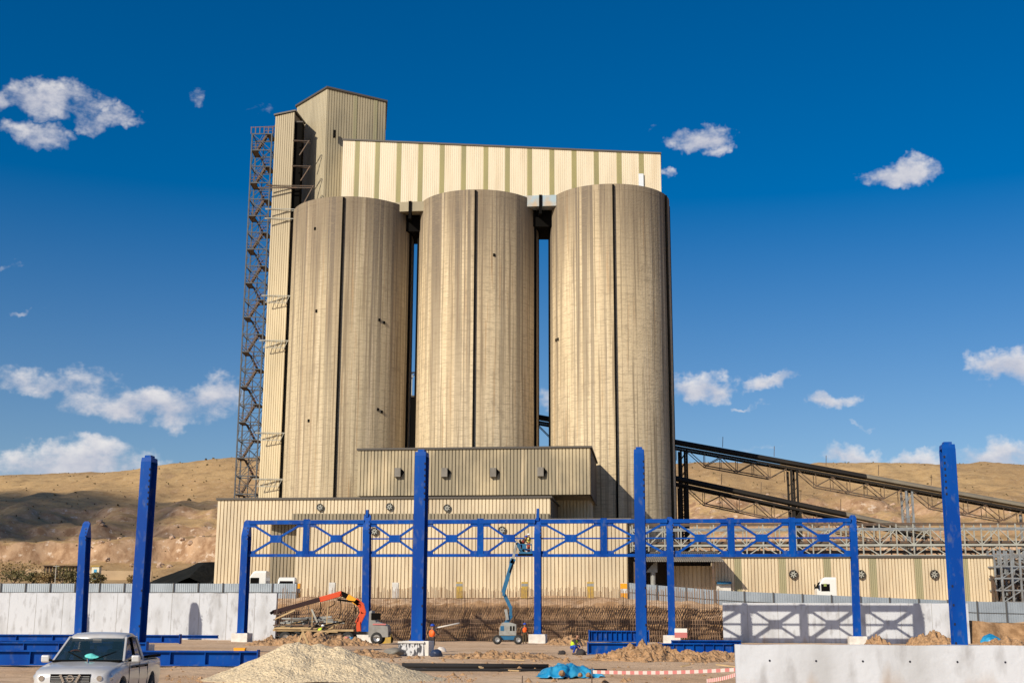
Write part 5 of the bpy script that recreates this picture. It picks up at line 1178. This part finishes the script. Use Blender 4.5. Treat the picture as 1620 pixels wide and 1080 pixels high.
# loader crane truck, facing right, at Y = 112
q = P(512, 1010, 113); g = gz(q.x, q.y)
def PX(x, y, Y=113): return P(x, y, Y)
t = thing('crane_truck', 'flatbed truck with a folded red and orange loader crane, parked by the rebar', 'truck', (q.x, q.y, g)); O = t.location
def mbx(): return MB(O)
a = PX(436, 985); b_ = PX(562, 985)
m = mbx(); m.box(((a.x+b_.x)/2, q.y, g+1.15), (b_.x-a.x, 2.4, .16)); m.build('flatbed', M['wood'], t)
m = mbx(); m.box((q.x+.9, q.y, g+.92), (b_.x-a.x+2.8, .8, .25)); m.build('chassis', M['post'], t)
m = mbx()
for yy in (-1.15, 1.15):
    for z_ in (1.55, 2.0, 2.45): m.bar((a.x, q.y+yy, g+z_), (a.x+(b_.x-a.x)*.52, q.y+yy, g+z_), .05, .1)
m.build('side_rail', M['rusty'], t)
for x in (438, 463, 492, 497, 519, 543, 560):
    p = PX(x, 985); m = mbx(); m.bar((p.x, q.y-1.15, g+1.1), (p.x+random.uniform(-.1, .3), q.y-1.15, g+random.uniform(2.4, 3.2)), .07); m.build('stake', M['wood'] if x in (497, 519) else M['rusty'], t)
m = mbx()
for k in range(12): z_ = g+1.35+random.random()*.9; x0_ = a.x+.3+random.random()*3; m.bar((x0_, q.y+random.uniform(-1, 1), z_), (x0_+random.uniform(1.5, 3.8), q.y+random.uniform(-1, 1), z_+random.uniform(-.2, .3)), .12, .16)
m.build('loose_formwork', M['liftgrey'], t)
for k in range(26):
    m = mbx(); x0_ = a.x+random.uniform(0, b_.x-a.x-1.5); z_ = g+random.uniform(.4, 2.2); yy = q.y-1.3+random.uniform(-.3, 1.0); m.bar((x0_, yy, z_), (x0_+random.uniform(.5, 2.6), yy+random.uniform(-.4, .4), z_+random.uniform(-.5, .8)), random.choice((.06, .1, .16)), .12); m.build('scrap_bar', M[random.choice(('rusty', 'black', 'wood', 'post'))], t)
m = mbx()
for k in range(5): m.bar((a.x+.1, q.y-1.3+k*.1, g+1.28+k*.03), (a.x+4.2, q.y-1.3+k*.1, g+1.28+k*.03), .09, .08)
m.build('timber_load', M['wood'], t)
def wl(x, yy): 
    p = PX(x, 1003); mm = mbx(); r = .52; s_ = 1 if yy > 0 else -1
    mm.lathe((p.x, q.y+yy-s_*.15, g+r), (0, s_, 0), [(0, r*.5), (0, r*.93), (.04, r), (.26, r), (.3, r*.93), (.3, r*.55)], 24); o = mm.build('wheel', M['tyre'], t, smooth=True)
    mm = mbx(); mm.lathe((p.x, q.y+yy-s_*.15, g+r), (0, s_, 0), [(.1, 0), (.22, .1), (.2, r*.45), (.29, r*.56), (.2, r*.58)], 18); mm.build('rim', M['rim'], o, smooth=True)
for x in (455, 473, 553, 598):
    for yy in (-1.05, 1.05): wl(x, yy)
# cab to the right
c0, c1 = PX(586, 970).x, PX(611, 970).x; ct = PX(600, 965).z
m = mbx(); m.loft([[(x, q.y-1.2, z0_), (x, q.y+1.2, z0_), (x, q.y+1.15, z1_-.15), (x, q.y+1.0, z1_), (x, q.y-1.0, z1_), (x, q.y-1.15, z1_-.15)] for x, z0_, z1_ in ((c0, g+.6, ct-.1), (c0+.2, g+.6, ct), (c1-1.1, g+.6, ct-.02), (c1-.7, g+.6, ct-.9), (c1+.25, g+.6, ct-1.2), (c1+.32, g+.6, ct-1.5))]); m.build('cab', mat('grey_white_cab', (.26, .255, .24), .6, var=(.15, .14, .12), vs=2, vamt=.5), t, bevel=.05)
m = mbx(); m.box((c0+.6, q.y-1.19, ct-.5), (.8, .08, .55)); m.build('side_window', M['black'], t)
m = mbx(); m.box((c0+.9, q.y-1.2, ct-1.15), (1.1, .04, .12)); m.build('red_stripe', M['tapered'], t)
# crane
def seg(name, p, q_, w, mm, Y=112.3):
    m = mbx(); A_, B2 = PX(*p, Y), PX(*q_, Y); m.bar(A_, B2, .35, w); return m.build(name, M[mm], t, bevel=.02)
seg('crane_base', (568, 998), (567, 983), .55, 'red'); s = seg('crane_mast', (566, 986), (575, 968), .50, 'red'); seg('crane_mast_upper', (575, 970), (571, 955), .5, 'red'); seg('inner_boom', (572, 957), (550, 943), .46, 'orange' if False else 'amber'); seg('boom_elbow_link', (573, 958), (562, 949), .5, 'red'); seg('boom_elbow', (550, 943), (539, 938), .42, 'black'); seg('outer_boom', (541, 938), (506, 948), .44, 'red'); seg('telescopic_boom', (508, 947), (432, 968), .36, 'seat')
seg('boom_tip', (434, 966), (428, 970), .22, 'black'); seg('hydraulic_ram', (566, 952), (534, 948), .16, 'black')
m = mbx()
for x0_, y0_, x1_, y1_ in ((507, 952, 497, 985), (538, 946, 532, 985), (529, 950, 520, 960), (560, 955, 556, 985)): 
    pts_ = [PX(x0_+(x1_-x0_)*f, y0_+(y1_-y0_)*f, 112.3)+Vector((.25*math.sin(f*3.1), 0, 0)) for f in (0, .25, .5, .75, 1)]
    for u, v in zip(pts_, pts_[1:]): m.cyl(u, v, .04, n=6)
m.build('hydraulic_hose', M['black'], t)
m = mbx(); p0, p1 = PX(493, 963, 111.8), PX(502, 984, 111.8); m.bar(p0, p1, .14); p0, p1 = PX(489, 975, 111.8), PX(509, 987, 111.8); m.build('outrigger_strut', M['palesteel'], t)
# white and black box structure near left end
# A-shaped trestle in front
p = P(478, 1000, 92); g_ = gz(p.x, p.y)
t = thing('timber_trestle', 'leaning grey timber trestle on the soil before the crane truck', 'trestle', (p.x, p.y, g_)); 
m = MB(t.location); m.bar((p.x-.4, p.y, g_), (p.x+.1, p.y, P(478, 996, 92).z), .12); m.build('leg', M['wood'], t); m = MB(t.location); m.bar((p.x+.6, p.y, g_), (p.x, p.y, P(478, 996, 92).z), .14); m.build('leg', M['wood'], t); m = MB(t.location); m.bar((p.x-.1, p.y, P(478, 996, 92).z), (p.x+2.4, p.y+.4, P(478, 999, 92).z), .2, .1); m.build('beam', M['wood'], t)

# ------------------------------------------------------------ boom lift
LY = 116
q = P(803, 1013, LY); g = gz(q.x, q.y)
t = thing('boom_lift', 'blue articulated boom lift with a grey turret, its basket raised to the truss', 'boom lift', (q.x, q.y, g)); O = t.location
def LX(x, y, Y=LY): return P(x, y, Y)
m = MB(O); m.box((q.x, q.y, g+.55), (1.9, 1.5, .35)); m.build('chassis', M['liftblue'], t, bevel=.04)
for x in (787, 820):
    for yy in (-.85, .85):
        p = LX(x, 1008); r = .40; s_ = 1 if yy > 0 else -1; mm = MB(O); mm.lathe((p.x, q.y+yy-s_*.14, g+r), (0, s_, 0), [(0, r*.5), (0, r*.92), (.04, r), (.24, r), (.28, r*.92), (.28, r*.5)], 22); o = mm.build('wheel', M['tyre'], t, smooth=True)
        mm = MB(O); mm.lathe((p.x, q.y+yy-s_*.14, g+r), (0, s_, 0), [(.15, 0), (.27, .08), (.2, r*.4), (.285, r*.52), (.2, r*.55)], 16); mm.build('rim', M['rim'], o, smooth=True)
c0, c1 = LX(790, 990), LX(817, 990); zt0 = LX(800, 984).z
m = MB(O); m.loft([[(x, q.y-.8, g+.75), (x, q.y+.8, g+.75), (x, q.y+.8, z_), (x, q.y-.8, z_)] for x, z_ in ((c0.x, zt0-.5), (c0.x+.25, zt0), (c1.x-.5, zt0), (c1.x, zt0-.15))]); tu = m.build('turret', M['liftgrey'], t, bevel=.04)
for dx, mm in ((.25, 'liftblue'), (1.0, 'black'), (1.25, 'black')): m = MB(O); m.box((c0.x+dx, q.y-.81, zt0-.5), (.14 if mm == 'black' else .3, .04, .4)); m.build('access_panel', M[mm], tu)
def boom(nm, p, q_, w, mm='liftblue', dy=0): m = MB(O); m.bar(LX(*p)+Vector((0, dy, 0)), LX(*q_)+Vector((0, dy, 0)), .26, w); return m.build(nm, M[mm], t, bevel=.02)
boom('lower_boom', (800, 986), (809, 972), .36); boom('lower_riser', (808, 974), (808, 958), .34); boom('middle_riser', (808, 961), (798, 940), .3); boom('elbow', (797, 942), (797, 932), .5)
boom('upper_boom', (796, 937), (811, 886), .36); boom('telescopic_section', (810, 890), (818, 856), .22, 'liftgrey'); boom('boom_collar', (809.5, 891), (812, 883), .46)
boom('jib', (817, 858), (827, 876), .22); boom('jib_link', (822, 854), (829, 874), .14, 'black', -.2); boom('counter_rod', (813, 887), (806, 905), .1, 'black', -.2)
boom('riser_rod', (803, 980), (800, 963), .12, 'liftgrey', -.25)
# basket
k0, k1 = LX(821, 877), LX(841, 877); kt = LX(830, 861).z
m = MB(O); m.box(((k0.x+k1.x)/2, q.y, k0.z), (k1.x-k0.x+.2, 1.3, .12)); bs = m.build('basket_floor', M['black'], t)
m = MB(O)
for x in (k0.x, (k0.x+k1.x)/2, k1.x):
    for yy in (-.6, .6): m.bar((x, q.y+yy, k0.z), (x, q.y+yy, kt), .05)
for z_ in (kt, (kt+k0.z)/2):
    for yy in (-.6, .6): m.bar((k0.x, q.y+yy, z_), (k1.x, q.y+yy, z_), .05)
    for x in (k0.x, k1.x): m.bar((x, q.y-.6, z_), (x, q.y+.6, z_), .05)
m.build('basket_rail', M['liftblue'], t)
m = MB(O); m.box(((k0.x+k1.x)/2, q.y-.62, k0.z+.12), (k1.x-k0.x, .04, .2)); m.build('toe_board', M['liftblue'], t); m = MB(O); m.box(((k0.x+k1.x)/2-.1, q.y-.66, kt-.2), (.35, .14, .4)); m.build('control_box', M['liftblue'], t)
BASKET = (k0, k1, k0.z+.06, q.y)

# ------------------------------------------------------------ people
def skinmesh(name, verts, edges, rad, mm, parent, sub=1, root=0):
    me = bpy.data.meshes.new(name); me.from_pydata(verts, edges, []); o = bpy.data.objects.new(name, me); C.objects.link(o); o.parent = parent; me.materials.append(mm)
    sk = o.modifiers.new('skin', 'SKIN'); sk.use_smooth_shade = True
    for v, r in zip(me.skin_vertices[0].data, rad): v.radius = (r, r) if isinstance(r, (int, float)) else r; v.use_root = False
    me.skin_vertices[0].data[root].use_root = True
    s = o.modifiers.new('sub', 'SUBSURF'); s.levels = sub; s.render_levels = sub
    return o
def person(label, loc, rz, pose, top, legs, helm, holds=None):
    """local axes: facing -y; joints in metres"""
    t = thing('person', label, 'person', loc, rz)
    J = dict(pelvis=(0, 0, .95), waist=(0, .01, 1.08), chest=(0, .0, 1.30), neck=(0, 0, 1.47), head0=(0, -.01, 1.57), head1=(0, -.01, 1.66), crown=(0, 0, 1.74),
             hipL=(.10, 0, .90), kneeL=(.12, -.03, .50), ankL=(.12, .02, .09), toeL=(.14, -.14, .04), hipR=(-.10, 0, .90), kneeR=(-.12, -.03, .50), ankR=(-.12, .02, .09), toeR=(-.14, -.14, .04),
             shL=(.18, 0, 1.42), elL=(.25, .02, 1.15), wrL=(.27, -.08, .90), shR=(-.18, 0, 1.42), elR=(-.25, .02, 1.15), wrR=(-.27, -.08, .90))
    J.update(pose); rad = dict(pelvis=.14, waist=.125, chest=.15, neck=.055, head0=.075, head1=.098, crown=.07, hip=.095, knee=.06, ank=.042, toe=.04, sh=.065, el=.042, wr=.028)
    names = list(J); E = [('pelvis', 'waist'), ('waist', 'chest'), ('chest', 'neck'), ('neck', 'head0'), ('head0', 'head1'), ('head1', 'crown')]
    for s in 'LR': E += [('pelvis', 'hip'+s), ('hip'+s, 'knee'+s), ('knee'+s, 'ank'+s), ('ank'+s, 'toe'+s), ('chest', 'sh'+s), ('sh'+s, 'el'+s), ('el'+s, 'wr'+s)]
    V = [Vector(J[n]) for n in names]; rd = [rad.get(n, rad.get(n[:-1], .05)) for n in names]; ed = [(names.index(a), names.index(b)) for a, b in E]
    # nose
    hd = Vector(J['head1']); V.append(hd+Vector((0, -.115, -.03))); rd.append(.018); ed.append((names.index('head1'), len(V)-1))
    for s in 'LR':
        w = Vector(J['wr'+s]); e = Vector(J['el'+s]); d = (w-e).normalized(); sd = d.cross(Vector((0, 1, .3))).normalized(); nn = d.cross(sd)
        V.append(w+d*.07); rd.append((.034, .02)); pi = len(V)-1; ed.append((names.index('wr'+s), pi))
        for k, ln in enumerate((.07, .08, .075, .06)):
            o = sd*(k-1.5)*.019; V.append(w+d*(.10+ln*.45)+o+nn*.005); rd.append(.0095); V.append(w+d*(.10+ln)+o+nn*.03); rd.append(.008); ed += [(pi, len(V)-2), (len(V)-2, len(V)-1)]
        V.append(w+d*.06-sd*.05); rd.append(.011); V.append(w+d*.10-sd*.06+nn*.02); rd.append(.009); ed += [(pi, len(V)-2), (len(V)-2, len(V)-1)]
    skinmesh('body', V, ed, rd, M['skin'], t, 1)
    def sub(nm, keys, edg, scale, mm, sub_=1):
        VV = [J[k] for k in keys]; rr = [rad.get(k, rad.get(k[:-1], .05))*scale+.008 for k in keys]; return skinmesh(nm, VV, [(keys.index(a), keys.index(b)) for a, b in edg], rr, mm, t, sub_)
    sub('trousers', ['pelvis', 'waist', 'hipL', 'kneeL', 'ankL', 'hipR', 'kneeR', 'ankR'], [('pelvis', 'waist'), ('pelvis', 'hipL'), ('hipL', 'kneeL'), ('kneeL', 'ankL'), ('pelvis', 'hipR'), ('hipR', 'kneeR'), ('kneeR', 'ankR')], 1.22, legs)
    sub('jacket', ['chest', 'waist', 'pelvis', 'shL', 'elL', 'wrL', 'shR', 'elR', 'wrR'], [('chest', 'waist'), ('waist', 'pelvis'), ('chest', 'shL'), ('shL', 'elL'), ('elL', 'wrL'), ('chest', 'shR'), ('shR', 'elR'), ('elR', 'wrR')], 1.25, M['trouser'])
    J2 = dict(J); keys = ['chest', 'waist', 'pelvis', 'shL', 'shR']; VV = [J[k] for k in keys]; skinmesh('vest', VV, [(0, 1), (1, 2), (0, 3), (0, 4)], [.205, .19, .185, .105, .105], top, t, 1)
    for s in 'LR':
        a = Vector(J['ank'+s]); b = Vector(J['toe'+s]); m = MB(); m.bar(a+Vector((0, .05, -.05)), b+Vector((0, -.04, 0)), .10, .09); m.build('boot', M['trouser'], t, bevel=.02)
    if helm:
        c = Vector(J['head1']); m = MB(); m.lathe(c+Vector((0, 0, .01)), (0, 0, 1), [(0, .16), (.012, .162), (.02, .135), (.07, .13), (.115, .095), (.14, .04), (.143, 0)], 20); m.box(c+Vector((0, -.15, .02)), (.18, .08, .015)); m.build('helmet', helm, t, smooth=True)
    for sx_ in (-1, 1):
        c = Vector(J['head1']); m = MB(); m.lathe(c+Vector((.035*sx_, -.088, -.005)), (0, -1, 0), [(0, .014), (.006, .010), (.008, 0)], 8); m.build('eye', M['black'], t)
    return t
def stand(x, y): p = P(x, y, 1); return p
def gpt(px, Y): p = P(px, 1000, Y); return Vector((p.x, p.y, gz(p.x, p.y)))
person('worker in an orange vest and blue helmet walking past the second tall column', gpt(684, 86), R(150), dict(kneeL=(.12, -.10, .51), ankL=(.12, .02, .10), toeL=(.13, -.12, .05), kneeR=(-.12, -.02, .5), ankR=(-.13, .22, .14), toeR=(-.13, .10, .04), elL=(.34, -.1, 1.22), wrL=(.40, -.28, 1.36), elR=(-.3, -.05, 1.2), wrR=(-.42, -.2, 1.08)), M['orange'], M['trouser'], M['helmblue'])
a = P(688, 993, 86.3); b_ = P(727, 985, 86.3); m = MB(a); m.cyl(a, b_, .05, n=10); tag(m.build('steel_tube', M['white_block'], smooth=True), 'long white tube carried at shoulder height by the worker in orange', 'tube')
person('worker in an orange vest and blue helmet standing just right of the boom lift', gpt(830, 115), R(20), dict(), M['orange'], mat('olive_trousers', (.08, .06, .03), .9), M['helmblue'])
k0, k1, kz, ky = BASKET
person('basket worker in a yellow vest, red trousers and white helmet, right in the raised basket', Vector((k1.x-.25, ky-.1, kz)), R(-60), dict(elL=(.28, -.12, 1.2), wrL=(.2, -.38, 1.25), elR=(-.28, -.12, 1.2), wrR=(-.2, -.38, 1.25)), M['yelvest'], M['redtr'], M['helmwhite'])
person('basket worker in a dark jacket bending over the left rail of the raised basket', Vector((k0.x+.3, ky+.1, kz)), R(60), dict(waist=(0, -.05, 1.05), chest=(0, -.2, 1.22), neck=(0, -.31, 1.34), head0=(0, -.36, 1.42), head1=(0, -.4, 1.49), crown=(0, -.42, 1.57), shL=(.18, -.28, 1.3), elL=(.25, -.42, 1.08), wrL=(.2, -.6, .98), shR=(-.18, -.28, 1.3), elR=(-.25, -.42, 1.08), wrR=(-.2, -.6, .98)), M['redtr'], M['trouser'], M['helmblue'])
crouch = dict(pelvis=(0, .1, .42), waist=(0, .06, .56), chest=(0, -.1, .76), neck=(0, -.22, .9), head0=(0, -.27, .98), head1=(0, -.30, 1.05), crown=(0, -.30, 1.13), hipL=(.1, .1, .40), kneeL=(.17, -.32, .52), ankL=(.13, -.08, .1), toeL=(.14, -.24, .04), hipR=(-.1, .1, .40), kneeR=(-.17, -.32, .52), ankR=(-.13, -.08, .1), toeR=(-.14, -.24, .04), shL=(.18, -.16, .86), elL=(.24, -.36, .66), wrL=(.16, -.52, .48), shR=(-.18, -.16, .86), elR=(-.24, -.36, .66), wrR=(-.16, -.52, .48))
person('worker in a lime vest and blue trousers crouching on the sand behind the blue tarpaulin', gpt(908, 78), R(40), crouch, M['lime'], M['helmblue'], None)
p = P(503, 986, 109.5)
person('worker in a lime vest bending at the bed of the crane truck', gpt(504, 110), R(140), dict(waist=(0, -.06, 1.05), chest=(0, -.22, 1.24), neck=(0, -.34, 1.36), head0=(0, -.4, 1.43), head1=(0, -.44, 1.5), crown=(0, -.46, 1.58), shL=(.18, -.28, 1.32), elL=(.25, -.45, 1.1), wrL=(.2, -.62, 1.0), shR=(-.18, -.28, 1.32), elR=(-.25, -.45, 1.1), wrR=(-.2, -.62, 1.0)), M['lime'], M['trouser'], M['helmwhite'])

S.render.engine = 'CYCLES'
